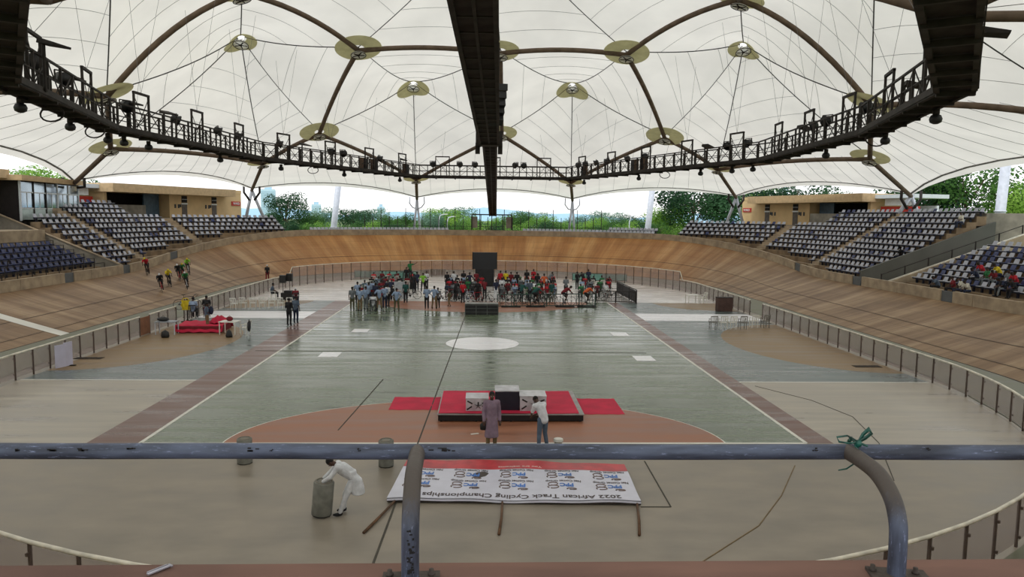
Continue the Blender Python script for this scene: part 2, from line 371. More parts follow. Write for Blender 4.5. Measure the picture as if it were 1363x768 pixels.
# ================================================================== INFIELD FENCE: clear panels, posts, rail
def polycarb():
    m = bpy.data.materials.new('clear_sheet'); m.use_nodes = True; N = m.node_tree.nodes; L = m.node_tree.links
    N.remove(N['Principled BSDF']); out = N['Material Output']
    t = N.new('ShaderNodeBsdfTransparent'); t.inputs[0].default_value = (.955, .94, .94, 1)
    d = N.new('ShaderNodeBsdfDiffuse'); nz = N.new('ShaderNodeTexNoise'); nz.inputs['Scale'].default_value = 1.3; tc = N.new('ShaderNodeTexCoord'); L.new(tc.outputs['Object'], nz.inputs['Vector'])
    r_ = N.new('ShaderNodeValToRGB'); L.new(nz.outputs['Fac'], r_.inputs[0]); r_.color_ramp.elements[0].color = srgb(150, 134, 132); r_.color_ramp.elements[1].color = srgb(206, 194, 192); L.new(r_.outputs[0], d.inputs[0])
    g = N.new('ShaderNodeBsdfGlossy'); g.inputs['Roughness'].default_value = .15; fr = N.new('ShaderNodeValue'); fr.outputs[0].default_value = .05
    a = N.new('ShaderNodeMixShader'); a.inputs[0].default_value = .24; L.new(t.outputs[0], a.inputs[1]); L.new(d.outputs[0], a.inputs[2])
    b_ = N.new('ShaderNodeMixShader'); L.new(fr.outputs[0], b_.inputs[0]); L.new(a.outputs[0], b_.inputs[1]); L.new(g.outputs[0], b_.inputs[2]); L.new(b_.outputs[0], out.inputs[0]); return m
M_clear = polycarb(); M_post = mat('fence_post', srgb(88, 74, 66), .6); M_rail = mat('pale_rail', srgb(226, 220, 204), .45)
FST = FF-FN; FARC = PI*FR; FPER = 2*FST+2*FARC
def fen(s): p, n, _ = stad(s, 0, FN, FF, FR, FX); return p, n
NP = 156; stp = FPER/NP
def fence_run(i0, i1, h, label, skip=()):
    e = empty('sheet_fence', fen(i0*stp)[0], 0, label, 'fence'); o = Vector(e.location)
    pmb = MB(); pmb.box((0, 0, (h+.0)/2), (.05, .055, h)); pmb.box((0, -.05, h*.22), (.05, .05, .06)); pmb.box((0, -.05, h*.82), (.05, .05, .06)); pme = pmb.mesh('post', M_post)
    run = []; runs = []
    for i in range(i0, i1+1):
        p, n = fen(i*stp); link('post', pme, p-o, math.atan2(n.y, n.x)+PI/2, e); 
        if i < i1 and i not in skip:
            q, n2 = fen((i+1)*stp); mid = (p+q)/2; L_ = (q-p).length; d = (q-p)/L_
            mb = MB(); mb.box((0, 0, h/2+.03), (L_-.12, .012, h-.14)); link('clear_panel', mb.mesh('clear_panel', M_clear), mid-o, math.atan2(d.y, d.x), e)
    pts = []
    for i in range(i0, i1+1):
        p, n = fen(i*stp); q = p-o; q.z = h+.02; pts.append(q)
    mb = MB(); mb.tube(pts, .042, 6); mb.build('top_rail', M_rail, e)
    return e
def sidx(px, py):
    w = G(px, py); return min(range(NP), key=lambda i: (fen(i*stp)[0]-w).length)
iR = sidx(902, 388); iL = sidx(401, 382); iRa = sidx(990, 425); iRb = sidx(968, 418)
fence_run(iR, iL, 1.85, 'tall clear panel fence curving across the far end of the infield')
iLd = sidx(195, 448); iLe = sidx(262, 428)
fence_run(iL, iLe, 1.08, 'low clear fence on the left, from far corner to the gap behind the red table')
fence_run(iLe+1, iLd-1, 1.08, 'short piece of low clear fence between table group and brown gate panel')
iZ = int(round((FST+FARC+FST+FARC*.5)/stp))
fence_run(iLd, iZ, 1.08, 'low clear fence along the left track edge, from brown panel round to the bottom')
fence_run(iRa if iRa < iRb else iRb, iR, 1.08, 'low clear fence on the right beside the plastic table') if False else None
ra, rb = min(iRa, iRb), max(iRa, iRb)
if rb-ra < 2: rb = ra+2
fence_run(rb, iR, 1.08, 'low clear fence on the right, from dark box to the far corner')
fence_run(0, ra, 1.08, 'low clear fence along the right straight beside the track')
fence_run(iZ, NP-0, 1.08, 'low clear fence curving through the bottom right corner') 
# small ramp from low to tall fence
for i, lab in ((iR, 'sloping rail joining low and tall fence on the right'), (iL, 'sloping rail joining low and tall fence on the left')):
    p, n = fen(i*stp); q, _ = fen((i+(-.45 if i == iR else .45))*stp); mb = MB(); mb.tube([p+Vector((0, 0, 1.87)), q+Vector((0, 0, 1.12))], .04, 6); mb.build('sloping_rail', M_rail, label=lab, category='rail') if False else tag(mb.build('sloping_rail', M_rail), lab, 'rail')
pn = fen((iLd-1)*stp)[0]; pn2 = fen(iLd*stp)[0]; d = (pn2-pn)
mb = MB(); mb.box((0, 0, .53), (d.length, .05, 1.0)); tag(mb.build('gate_panel', mat('brown_board', srgb(136, 92, 66), .7, var=.1), loc=(pn+pn2)/2), 'brown board gate panel set in the left fence', 'gate').rotation_euler = (0, 0, math.atan2(d.y, d.x))
# ================================================================== MEMBRANE ROOF
ceil = empty('ceiling', kind='structure')
def N2(px, Z, px2=None):                       # average left and right survey pixels into one mirrored pair
    a = GY(px[0], px[1], Z)
    if px2: b = GY(px2[0], px2[1], Z); return a, b
    return a
ND = {}
def pair(k, l, r_, Z): ND[k+'l'], ND[k+'r'] = N2(l, Z, r_)
pair('P0', (555, 262), (762, 264), 104); pair('P1', (335, 250), (980, 260), 96); pair('P2', (98, 240), (1213, 257), 72)
pair('Q', (554, 236), (760, 240), 93); pair('N', (350, 214), (955, 222), 80); pair('R6', (147, 193), (1158, 207), 62)
pair('R4', (425, 174), (885, 180), 72); pair('R5', (142, 122), (1160, 135), 50); pair('R2', (477, 62), (834, 68), 60)
pair('T', (322, -16), (985, -7), 50); ND['M1'] = GY(666, 66, 62); ND['M2'] = GY(668, 176, 78)
pair('K3', (550, 108), (762, 110), 74); pair('K1', (320, 47), (990, 57), 60)
CYM = 50.0
for k in list(ND):
    if k[:-1] in ('R5', 'T'): ND[k].y = CYM; continue
    p = ND[k]; ND['m'+k] = Vector((p.x, 2*CYM-p.y, p.z))
ND['K'] = Vector((.3, CYM, 27.0))
SEG = 10
def ecurve(a, b, bow, inward=0.0):
    A, B = ND[a], ND[b]
    mid = (A+B)/2; dirn = Vector((-mid.x, CYM-mid.y, 0)); dirn = dirn.normalized() if dirn.length > 0 else dirn
    return [A.lerp(B, i/SEG)+Vector((0, 0, bow*4*(i/SEG)*(1-i/SEG)))+dirn*(inward*4*(i/SEG)*(1-i/SEG)) for i in range(SEG+1)]
BEAMS = [('R2l', 'R4l', .5), ('R2r', 'R4r', .5), ('R2l', 'M1', .35), ('M1', 'R2r', .35), ('M1', 'M2', .3), ('M2', 'Ql', .2), ('M2', 'Qr', .2), ('R4l', 'Ql', .3), ('R4r', 'Qr', .3),
         ('R4l', 'Nl', .2), ('R4r', 'Nr', .2), ('Nl', 'R6l', .35), ('Nr', 'R6r', .35), ('R6l', 'R5l', .5), ('R6r', 'R5r', .5), ('R5l', 'Tl', 1.0), ('R5r', 'Tr', 1.0), ('Tl', 'R2l', .6), ('Tr', 'R2r', .6)]
FOOT = [('P0l', 'Ql', 0), ('P0r', 'Qr', 0), ('P1l', 'Nl', 0), ('P1r', 'Nr', 0), ('P2l', 'R6l', 0), ('P2r', 'R6r', 0)]
def mir(k): return k if k[:-1] in ('R5', 'T') or k == 'K' else 'm'+k
EDG = {}
def addE(a, b, bow, inw=0.0):
    if (a, b) in EDG or (b, a) in EDG: return
    c = ecurve(a, b, bow, inw); EDG[(a, b)] = c; EDG[(b, a)] = c[::-1]
ALLB = []
for a, b, w in BEAMS+FOOT:
    ALLB.append((a, b)); addE(a, b, w)
    ma, mb_ = mir(a), mir(b)
    if (ma, mb_) != (a, b): ALLB.append((ma, mb_)); addE(ma, mb_, w)
PERI = [('P0l', 'P0r'), ('P0r', 'P1r'), ('P1r', 'P2r'), ('P2r', 'mP2r'), ('mP2r', 'mP1r'), ('mP1r', 'mP0r'), ('mP0r', 'mP0l'), ('mP0l', 'mP1l'), ('mP1l', 'mP2l'), ('mP2l', 'P2l'), ('P2l', 'P1l'), ('P1l', 'P0l')]
for a, b in PERI:
    L_ = (ND[a]-ND[b]).length; addE(a, b, .055*L_ if L_ < 35 else .045*L_, .06*L_ if L_ < 35 else .09*L_)
seamM = MB(); cordM = MB(); FAB = []          # FAB: verts/faces for probing
def fan(K, ring):
    k = ND[K]; n = len(ring)
    for i in range(n):
        a, b = ring[i], ring[(i+1) % n]; E = EDG[(a, b)]
        Lm = ((E[0]+E[-1])/2-k).length; t0 = .3/Lm; NT = 14
        spokeL = [(E[0]-k).length, (E[-1]-k).length]
        def P(si, t):
            f = si*SEG; i0 = min(int(f), SEG-1); e = E[i0].lerp(E[i0+1], f-i0)
            p = k.lerp(e, t); sag = .035*(k-e).length; p.z -= sag*4*t*(1-t)*(.7+.6*(1-t)); return p
        mb = MB(); mb.grid(lambda x, y: P(x/SEG, t0+(1-t0)*y/NT), SEG, NT, True)
        mb.build('fabric_panel', M_fabric, ceil); FAB.append(mb)
        ns = int(Lm*.93/2.45)
        for q in range(1, ns+1):
            t = 1-q*2.45/Lm
            if t < .09: break
            seamM.tube([P(x/8, t)-Vector((0, 0, .03)) for x in range(9)], .016, 3, False)
        cordM.tube([P(0, t0+(1-t0)*y/12)-Vector((0, 0, .05)) for y in range(13)], .04, 4, False)
fan('K3l', ['M1', 'R2l', 'R4l', 'Ql', 'M2']); fan('K3r', ['M1', 'M2', 'Qr', 'R4r', 'R2r'])
fan('mK3l', ['mM1', 'mR2l', 'mR4l', 'mQl', 'mM2']); fan('mK3r', ['mM1', 'mM2', 'mQr', 'mR4r', 'mR2r'])
fan('K1l', ['R2l', 'Tl', 'R5l', 'R6l', 'Nl', 'R4l']); fan('K1r', ['R2r', 'R4r', 'Nr', 'R6r', 'R5r', 'Tr'])
fan('mK1l', ['mR2l', 'Tl', 'R5l', 'mR6l', 'mNl', 'mR4l']); fan('mK1r', ['mR2r', 'mR4r', 'mNr', 'mR6r', 'R5r', 'Tr'])
fan('K', ['R2l', 'M1', 'R2r', 'Tr', 'mR2r', 'mM1', 'mR2l', 'Tl'])
def chainpts(ch):
    pts = []
    for a, b in zip(ch[:-1], ch[1:]): pts += EDG[(a, b)][(1 if pts else 0):]
    return pts
def samp(pts, u):
    f = u*(len(pts)-1); i = min(int(f), len(pts)-2); return pts[i].lerp(pts[i+1], f-i)
def ruled(ch, ed, straight_sides=True):
    A = chainpts(ch); B = chainpts(ed); nu = 2*(max(len(A), len(B))-1)//2; nu = max(12, nu)
    def P(u, v):
        p = samp(A, u).lerp(samp(B, u), v); p.z -= .25*4*v*(1-v)*4*u*(1-u); return p
    mb = MB(); mb.grid(lambda i, j: P(i/nu, j/6), nu, 6, True); mb.build('fabric_panel', M_fabric, ceil); FAB.append(mb)
    L_ = sum((B[i+1]-B[i]).length for i in range(len(B)-1)); ns = int(L_/(1.95 if L_ < 38 else 2.9))
    for q in range(1, ns): seamM.tube([P(q/ns, v/4)-Vector((0, 0, .03)) for v in range(5)], .016, 3, False)
for pre in ('', 'm'):
    g = lambda k: k if (pre == '' or k[:-1] in ('R5', 'T')) else 'm'+k
    for s_ in 'lr':
        ruled([g('N'+s_), g('R4'+s_), g('Q'+s_)], [g('P1'+s_), g('P0'+s_)])
        ruled([g('R6'+s_), g('N'+s_)], [g('P2'+s_), g('P1'+s_)])
    ruled([g('Ql'), g('M2'), g('Qr')], [g('P0l'), g('P0r')])
for s_ in 'lr': ruled(['R6'+s_, 'R5'+s_, 'mR6'+s_], ['P2'+s_, 'mP2'+s_])
seamM.build('seam', M_seam, ceil, kind='stuff'); cordM.build('ridge_cord', M_ridge, ceil, kind='stuff')
for a, b in ALLB:
    r_ = .2 if (a.endswith('Tl') or a.endswith('Tr') or 'T' in b) else .2
    mb = MB(); mb.tube([p-Vector((0, 0, .32)) for p in EDG[(a, b)]], .2, 8); mb.build('arch_beam', M_beam, ceil)
for a, b in PERI:
    E = EDG[(a, b)]; mid = (E[0]+E[-1])/2; out = Vector((mid.x, mid.y-CYM, 0)).normalized()
    mb = MB(); mb.tube(E, .1, 6); mb.build('edge_cable', M_seam, ceil)
    E2 = [p+out*.15-Vector((0, 0, .0)) for p in E]
    mb = MB(); mb.grid(lambda i, j: (E[i]+out*(.75*4*(i/SEG)*(1-i/SEG)+.12)*j-Vector((0, 0, .42*j*(.3+4*(i/SEG)*(1-i/SEG)*.7)))), SEG, 1, True); mb.build('edge_flap', M_fabric, ceil)
# probe the fabric for collars
vv = []; ff = []
for mb in FAB: b0 = len(vv); vv += mb.v; ff += [tuple(i+b0 for i in f) for f in mb.f]
BV = BVHTree.FromPolygons([Vector(v) for v in vv], ff)
def roofz(x, y, dflt):
    h = BV.ray_cast(Vector((x, y, 5)), Vector((0, 0, 1))); return h[0].z if h[0] is not None else dflt
starme = {}; M_ringw = mat('ring_membrane', srgb(250, 250, 248), .7, var=.02, trans=.75)
def ringset(k, peak):
    c = ND[k]; n = 28; R1 = 1.6 if not peak else (1.25 if '1' in k else 1.6); r0_ = .45
    if k[-2:-1] == '4' or k[-2:-1] == '2': R1 = 1.85
    def P(i, j):
        a = 2*PI*i/n; r_ = r0_+(R1-r0_)*j/4; x, y = c.x+math.cos(a)*r_, c.y+math.sin(a)*r_; z = roofz(x, y, c.z); return Vector((x, y, z-.07))
    if not peak: # smooth disc: fit below the fabric
        zs = [P(i, 4).z for i in range(n)]
        gx = sum(z*math.cos(2*PI*i/n) for i, z in enumerate(zs))*2/n; gy = sum(z*math.sin(2*PI*i/n) for i, z in enumerate(zs))*2/n; z0 = sum(zs)/n
        gm_ = math.hypot(gx, gy)/R1; kf = min(1, .42/max(gm_, 1e-6)); gx *= kf; gy *= kf
        lo = min(zs[i]-(z0+gx*math.cos(2*PI*i/n)+gy*math.sin(2*PI*i/n)) for i in range(n))
        zc = min(z0+lo, c.z-.1)-.02
        f = lambda x, y: zc+((x-c.x)*gx+(y-c.y)*gy)/R1
        mb = MB(); mb.grid(lambda i, j: (c.x+math.cos(2*PI*i/n)*(r0_+(R1-r0_)*j), c.y+math.sin(2*PI*i/n)*(r0_+(R1-r0_)*j), f(c.x+math.cos(2*PI*i/n)*(r0_+(R1-r0_)*j), c.y+math.sin(2*PI*i/n)*(r0_+(R1-r0_)*j))), n, 1, True)
        mb.build('fabric_collar', M_khaki, ceil); zr = zc-.02; sx, sy = gx/R1, gy/R1
    else:
        mb = MB(); mb.grid(P, n, 4, True); mb.build('fabric_collar', M_khaki, ceil); zr = min(P(i, 0).z for i in range(n))-.14; sx = 0; sy = -.42 if c.y > CYM else .42
    nrm = Vector((-sx, -sy, 1)).normalized(); M = Vector((0, 0, 1)).rotation_difference(nrm).to_matrix()
    mb = MB(); ro = .56
    for i in range(24):
        pass
    mb.lathe((c.x, c.y, zr-(.52 if not peak else .1)), [(ro, 0), (ro+.02, .01), (ro+.02, .04), (.2, .05)], 20, M=M)
    r1 = mb.build('mast_ring', M_ringw, ceil)
    sm = MB(); cc_ = Vector((c.x, c.y, zr-(.55 if not peak else .13)))
    for q in range(5):
        a = 2*PI*q/5+.3; sm.bar(cc_+M @ Vector((0, 0, 0)), cc_+M @ Vector((math.cos(a)*.5, math.sin(a)*.42, .0)), .07, .05)
    sm.lathe(cc_-Vector((0, 0, .03)), [(.06, 0), (.12, .01), (.12, .05)], 10, M=M)
    sm.tube([cc_+M @ Vector((math.cos(2*PI*i/20)*(ro+.03), math.sin(2*PI*i/20)*(ro+.03), 0)) for i in range(20)], 0.03, 5, closed=True)
    sm.build('ring_fitting', M_steel, r1)
for k in ('R2l', 'R2r', 'R4l', 'R4r', 'R5l', 'R5r', 'R6l', 'R6r', 'Tl', 'Tr', 'M1', 'M2', 'Nl', 'Nr', 'Ql', 'Qr'): ringset(k, False)
for k in ('K1l', 'K1r', 'K3l', 'K3r', 'K'): ringset(k, True)
# thin stay cables from the ridge nodes down to the catwalk
# ================================================================== ROOF COLUMNS
def bow_fitting(p, top, name='yoke'):
    mb = MB(); mb.tube([top+Vector((-1.0, 0, .0)), top+Vector((-1.05, 0, -.9)), top+Vector((-.6, 0, -1.5)), top+Vector((0, 0, -1.7)), top+Vector((.6, 0, -1.5)), top+Vector((1.05, 0, -.9)), top+Vector((1.0, 0, 0))], .09, 6)
    return mb
for k, lab in (('P0l', 'slim white roof column at the far rim, left of the central bridge'), ('P0r', 'slim white roof column at the far rim, right of the central bridge')):
    p = ND[k]; e = empty('roof_column', (p.x, p.y, 4.0), 0, lab, 'column'); t = Vector((0, 0, p.z-4))
    mb = MB(); mb.tube([Vector((-.5, 0, 0)), t-Vector((0, 0, .3))], .16, 8); mb.build('leg', M_galv, e); mb = MB(); mb.tube([Vector((.5, .5, 0)), t-Vector((0, 0, .3))], .16, 8); mb.build('leg', M_galv, e)
    bow_fitting(p, t).build('yoke', M_galv, e)
for k, sg, lab in (('P1l', -1, 'white A-frame roof support behind the left stand end'), ('P1r', 1, 'white A-frame roof support behind the right stand end'), ('P2l', -1, 'dark roof yoke standing on the glazed box at left'), ('P2r', 1, 'A-frame roof support above the right stand')):
    zb_ = 6.3 if k[:2] == 'P1' else 7.45
    p = ND[k]; e = empty('roof_column', (p.x, p.y, zb_), 0, lab, 'column'); t = Vector((0, 0, p.z-zb_))
    for dx in ((-1.0, 1.3) if k != 'P2l' else ()):
        mb = MB(); mb.tube([Vector((dx, .6, 0)), t-Vector((0, 0, .3))], .2, 8); mb.build('leg', M_galv, e)
    if k == 'P2l': e.location.z = 9.6; t = Vector((0, 0, p.z-9.6))
    mb = MB()
    for dx in (-1, 1): mb.tube([t+Vector((dx*1.0, 0, .25)), t+Vector((dx*1.0, 0, -.6)), t+Vector((dx*.3, 0, -1.6 if k != 'P2l' else -.7))], .14, 6)
    mb.build('yoke', M_steel, e)
for px, py0, py1, Z, lab, r_ in ((447, 305, 250, 108, 'thick pale mast rising behind the far rim on the left', .42), (865, 307, 253, 108, 'thick pale mast rising behind the far rim on the right', .42), (1331, 285, 235, 66, 'thick pale mast behind the top of the right stand', .42)):
    a = GY(px-3 if px < 1000 else px, py0, Z); b = GY(px+3 if px < 1000 else px+6, py1, Z); d = (b-a)/(b.z-a.z)
    base = a-d*(a.z+.1); e = empty('mast', base, 0, lab, 'mast'); mb = MB(); mb.tube([(0, 0, 0), d*(b.z+1.2)], [r_*1.1, r_], 14); mb.build('mast_pole', M_galv, e)
    mb = MB(); mb.lathe(d*(a.z+.3), [(r_*1.25, 0), (r_*1.25, .12)], 14); mb.build('collar', M_galv, e)

# ================================================================== LIGHTING CATWALK
CZ = EYE+4.2; CS = .84
def cwp(px, py):
    return G(px, py, CZ)
ring_px = [(143, 170), (342, 211), (555, 235), (757, 238), (1018, 213), (1160, 176)]
pts = [cwp(*p) for p in ring_px]
bl, el, cl, cr_, er, br = pts
al = cwp(-2, 104); ar = cwp(1272, 118); dl = cwp(-14, -60); dr = cwp(1262, -60); fl_ = Vector((-5, 7.5, CZ)); fr_ = Vector((5, 7.5, CZ))
CW = [fl_, dl, al, bl, el, cl, cr_, er, br, ar, dr, fr_]
cat = empty('lighting_catwalk', (0, 35, CZ), 0, 'dark steel lighting catwalk ring hung under the membrane roof', 'catwalk'); CO = Vector((0, 35, CZ))
WD = 1.0
def offs(path, i, w):
    n = len(path); a = path[i-1] if i > 0 else path[i]; b = path[(i+1)] if i < n-1 else path[i]
    d1 = (path[i]-a).normalized() if i > 0 else (b-path[i]).normalized(); d2 = (b-path[i]).normalized() if i < n-1 else d1
    n1 = Vector((d1.y, -d1.x, 0)); n2 = Vector((d2.y, -d2.x, 0)); m = (n1+n2).normalized(); return path[i]+m*(w/max(.4, m.dot(n1)))
inner = [offs(CW, i, WD/2) for i in range(len(CW))]; outer = [offs(CW, i, -WD/2) for i in range(len(CW))]
RH = 1.25; mid_rail = MB(); brace = MB(); postm = MB(); postm.box((0, 0, RH/2), (.09, .09, RH)); postme = postm.mesh('post', M_steel)
portm = MB(); portm.bar((-.75, 0, 0), (-.75, 0, 2.2), .1); portm.bar((.75, 0, 0), (.75, 0, 2.2), .1); portm.bar((-.8, 0, 2.2), (.8, 0, 2.2), .12); portme = portm.mesh('portal_frame', M_steel)
cross = MB(); cross.bar((-.72, 0, 0.0), (.72, 0, 2.0), .03); cross.bar((.72, 0, 0), (-.72, 0, 2.0), .03); crossme = cross.mesh('cross_tie', M_steel)
slots = []
for i in range(len(CW)-1):
    for side, P_ in ((1, inner), (-1, outer)):
        a, b = P_[i]-CO, P_[i+1]-CO; L_ = (b-a).length; k = max(1, round(L_/1.5)); d = (b-a)/L_
        mb = MB(); mb.bar(a, b, .14, .3); mb.build('edge_girder', M_steel, cat)
        mb = MB(); mb.bar(a+Vector((0, 0, RH)), b+Vector((0, 0, RH)), .08); mb.build('top_rail', M_steel, cat)
        mid_rail.bar(a+Vector((0, 0, RH*.5)), b+Vector((0, 0, RH*.5)), .045)
        mid_rail.bar(a+Vector((0, 0, -.05))+Vector((d.y, -d.x, 0))*side*.09, b+Vector((0, 0, -.05))+Vector((d.y, -d.x, 0))*side*.09, .03, .1)
        for q in range(k+1):
            p = a.lerp(b, q/k)
            if q < k or i == len(CW)-2: link('post', postme, p, math.atan2(d.y, d.x), cat)
            if q < k: p2 = a.lerp(b, (q+1)/k); brace.bar(p+Vector((0, 0, .1 if q % 2 else RH)), p2+Vector((0, 0, RH if q % 2 else .1)), .035)
    a, b = CW[i]-CO, CW[i+1]-CO; L_ = (b-a).length; k = max(1, round(L_/2.0)); d = (b-a)/L_; rz = math.atan2(d.y, d.x)
    mb = MB(); mb.box((0, 0, 0), (L_/k-.08, WD-.1, .05)); me = mb.mesh('deck_plate', M_deck)
    for q in range(k): link('deck_plate', me, a.lerp(b, (q+.5)/k)+Vector((0, 0, -.02)), rz, cat)
    for q in range(k+1):
        p = a.lerp(b, q/k); n_ = Vector((d.y, -d.x, 0)); brace.bar(p+n_*.56+Vector((0, 0, -.16)), p-n_*.56+Vector((0, 0, -.16)), .12, .16)
    kk = max(1, round(L_/6.5))
    for q in range(kk): slots.append((a.lerp(b, (q+.5)/kk), d, i))
mid_rail.build('mid_rail', M_steel, cat); brace.build('lattice_brace', M_steel, cat)
for p, d, i in slots:
    f = link('portal_frame', portme, p, math.atan2(d.y, d.x), cat); link('cross_tie', crossme, (0, 0, 0), 0, f)
    w = p+CO+Vector((0, 0, 2.2)); tz = roofz(w.x, w.y, 18)
    mb = MB(); top = Vector((w.x*.92, w.y*.96+2, 0)); top.z = roofz(top.x, top.y, 20)-.1
    mb.tube([w, top], .011, 3, False); q2 = Vector((w.x*1.05, w.y*1.02, 0)); q2.z = roofz(q2.x, q2.y, 18)-.1; mb.tube([w, q2], .011, 3, False)
    mb.v = [tuple(Vector(v)-CO) for v in mb.v]; mb.build('hanger_cable', M_cord, cat)
# lamps on the catwalk
rnd = random.Random(4)
def floodlight(loc, rz, tilt, lab, g, sc=1):
    e = empty('floodlight', loc, rz, lab, 'light', g); 
    mb = MB(); M = Matrix.Rotation(tilt, 3, 'X'); b_ = [(-.3, -.02, -.1), (.3, -.02, -.1), (.3, -.02, .1), (-.3, -.02, .1), (-.42, .75, -.02), (.42, .75, -.02), (.42, .75, .06), (-.42, .75, .06)]
    mb.add([M @ Vector(v)*sc for v in b_], [(0, 1, 2, 3), (7, 6, 5, 4), (0, 4, 5, 1), (1, 5, 6, 2), (2, 6, 7, 3), (3, 7, 4, 0)]); fixn_m = mb.mesh('lamp_housing', M_steel); fixn(fixn_m); link('lamp_housing', fixn_m, (0, 0, 1.75), 0, e)
    mb = MB(); mb.bar((0, 0, 0), (0, 0, 1.75), .08); mb.bar((-.3, 0, 1.7), (.3, 0, 1.7), .05); mb.build('bracket', M_steel, e); return e
def canlight(loc, rz, lab, g):
    e = empty('spotlight', loc, rz, lab, 'light', g)
    mb = MB(); M = Matrix.Rotation(R(110), 3, 'X'); mb.lathe((0, 0, 0), [(.1, -.25), (.22, -.2), (.26, .1), (.34, .25)], 12, M=M); mb.build('lamp_housing', M_black, e)
    mb = MB(); mb.bar((-.3, 0, -.1), (-.3, 0, .3), .05); mb.bar((.3, 0, -.1), (.3, 0, .3), .05); mb.bar((-.3, 0, .3), (.3, 0, .3), .05); mb.build('yoke', M_steel, e); return e
def place(px, py_unused, kind):
    # walk the catwalk centreline to the spot seen at that photo column
    best = None
    for i in range(1, len(CW)-2):
        for q in range(41):
            p = CW[i].lerp(CW[i+1], q/40); v = p-C0; f_ = fwd.dot(v)
            if f_ <= 1: continue
            X = rgt.dot(v)/f_*F+W_/2
            if best is None or abs(X-px) < best[0]: best = (abs(X-px), p, (CW[i+1]-CW[i]).normalized(), i)
    _, p, d, i = best; n_ = Vector((d.y, -d.x, 0)); rz = math.atan2(d.y, d.x); return p, n_, rz
def ordn(i): return ['first', 'second', 'third', 'fourth', 'fifth', 'sixth', 'seventh', 'eighth', 'ninth', 'tenth', 'eleventh', 'twelfth', 'thirteenth', 'fourteenth', 'fifteenth', 'sixteenth', 'seventeenth', 'eighteenth', 'nineteenth', 'twentieth'][i]
fls = [28, 36, 110, 185, 235, 410, 540, 925, 1050, 1125, 1180, 1320]
for k, px in enumerate(fls):
    p, n_, rz = place(px, 0, 0); side = -1 if px not in (36,) else 1
    floodlight(p+n_*(.62*side)+Vector((0, 0, -.02)), rz+rnd.uniform(-.5, .5)+(0 if px > 600 else PI), R(-14), 'flat floodlight on a bracket, %s from the left along the catwalk' % ordn(k), 'flat floodlights on the catwalk', 1.0)
cans = [60, 100, 178, 245, 300, 325, 380, 447, 462, 510, 574, 610, 632, 685, 695, 765, 773, 790, 805, 828, 855, 958, 985, 1070, 1090, 1140]
for k, px in enumerate(cans):
    p, n_, rz = place(px, 0, 0)
    canlight(p-n_*.45+Vector((0, 0, 1.5 if 0 else 1.45)), rz+rnd.uniform(-.9, .9), 'black can spotlight on the top rail near the %s portal frame from left' % ordn(min(19, k)) if False else 'black can spotlight on the catwalk rail, %s of that kind %s' % (ordn(k if k < 13 else len(cans)-1-k), 'from the left' if k < 13 else 'from the right'), 'can spotlights on the catwalk rail')
    mb = MB(); mb.bar(p-n_*.45-CO+Vector((0, 0, 1.2)), p-n_*.45-CO+Vector((0, 0, 1.5)), .06); mb.bar(p-n_*.6-CO+Vector((0, 0, 1.25)), p-n_*.4-CO+Vector((0, 0, 1.25)), .06); mb.build('lamp_mount', M_steel, cat)
domes = [38, 104, 153, 175, 204, 381, 300, 464, 537, 774, 845, 925, 968, 1002, 1093, 1170, 1235]
domes.sort()
dm = MB(); dm.lathe((0, 0, 0), [(.05, 0), (.17, -.06), (.22, -.18), (.19, -.3), (.08, -.36)], 14); dmm = dm.mesh('dome_body', M_black); fixn(dmm)
bk_ = MB(); bk_.lathe((0, 0, -.02), [(.12, 0), (.12, .18)], 8); bkm = bk_.mesh('ceiling_mount', M_steel)
for k, px in enumerate(domes):
    p, n_, rz = place(px, 0, 0)
    e = empty('dome_lamp', p-n_*.3+Vector((0, 0, -.42)), 0, 'black dome lamp hung under the catwalk deck, %s from the left' % ordn(k), 'light', 'dome lamps under the catwalk'); link('dome_body', dmm, (0, 0, .04), 0, e); link('ceiling_mount', bkm, (0, 0, .04), 0, e)
spk = [486, 503, 545, 776, 842, 853]
for k, px in enumerate(spk):
    p, n_, rz = place(px, 0, 0); e = empty('loudspeaker', p-n_*.3+Vector((0, 0, .02)), rz, 'tall dark brown loudspeaker standing on the far catwalk, %s from the left' % ordn(k), 'speaker', 'loudspeakers on the catwalk')
    mb = MB(); mb.box((0, 0, .62), (.62, .5, 1.2)); mb.build('cabinet', mat('speaker_brown', srgb(92, 72, 56), .7), e); mb = MB(); mb.box((0, .26, .62), (.54, .03, 1.1)); mb.box((0, -.26, .62), (.54, .03, 1.1)); mb.build('grille', M_black, e)
# oval cable trays seen under the bends
for px in (70, 127, 418, 886, 1165):
    p, n_, rz = place(px, 0, 0); mb = MB()
    mb.tube([p+Vector((math.cos(a)*.45, math.sin(a)*.1, -.45+math.sin(a)*.3)) for a in [2*PI*i/16 for i in range(16)]], .035, 5, closed=True); mb.build('cable_loop', M_steel) 
    o_ = bpy.context.scene.objects; 
for k, o in enumerate([o for o in COL.objects if o.name.startswith('cable_loop')]): tag(o, 'loop of black cable under the catwalk, %s from the left' % ordn(k), 'cable')

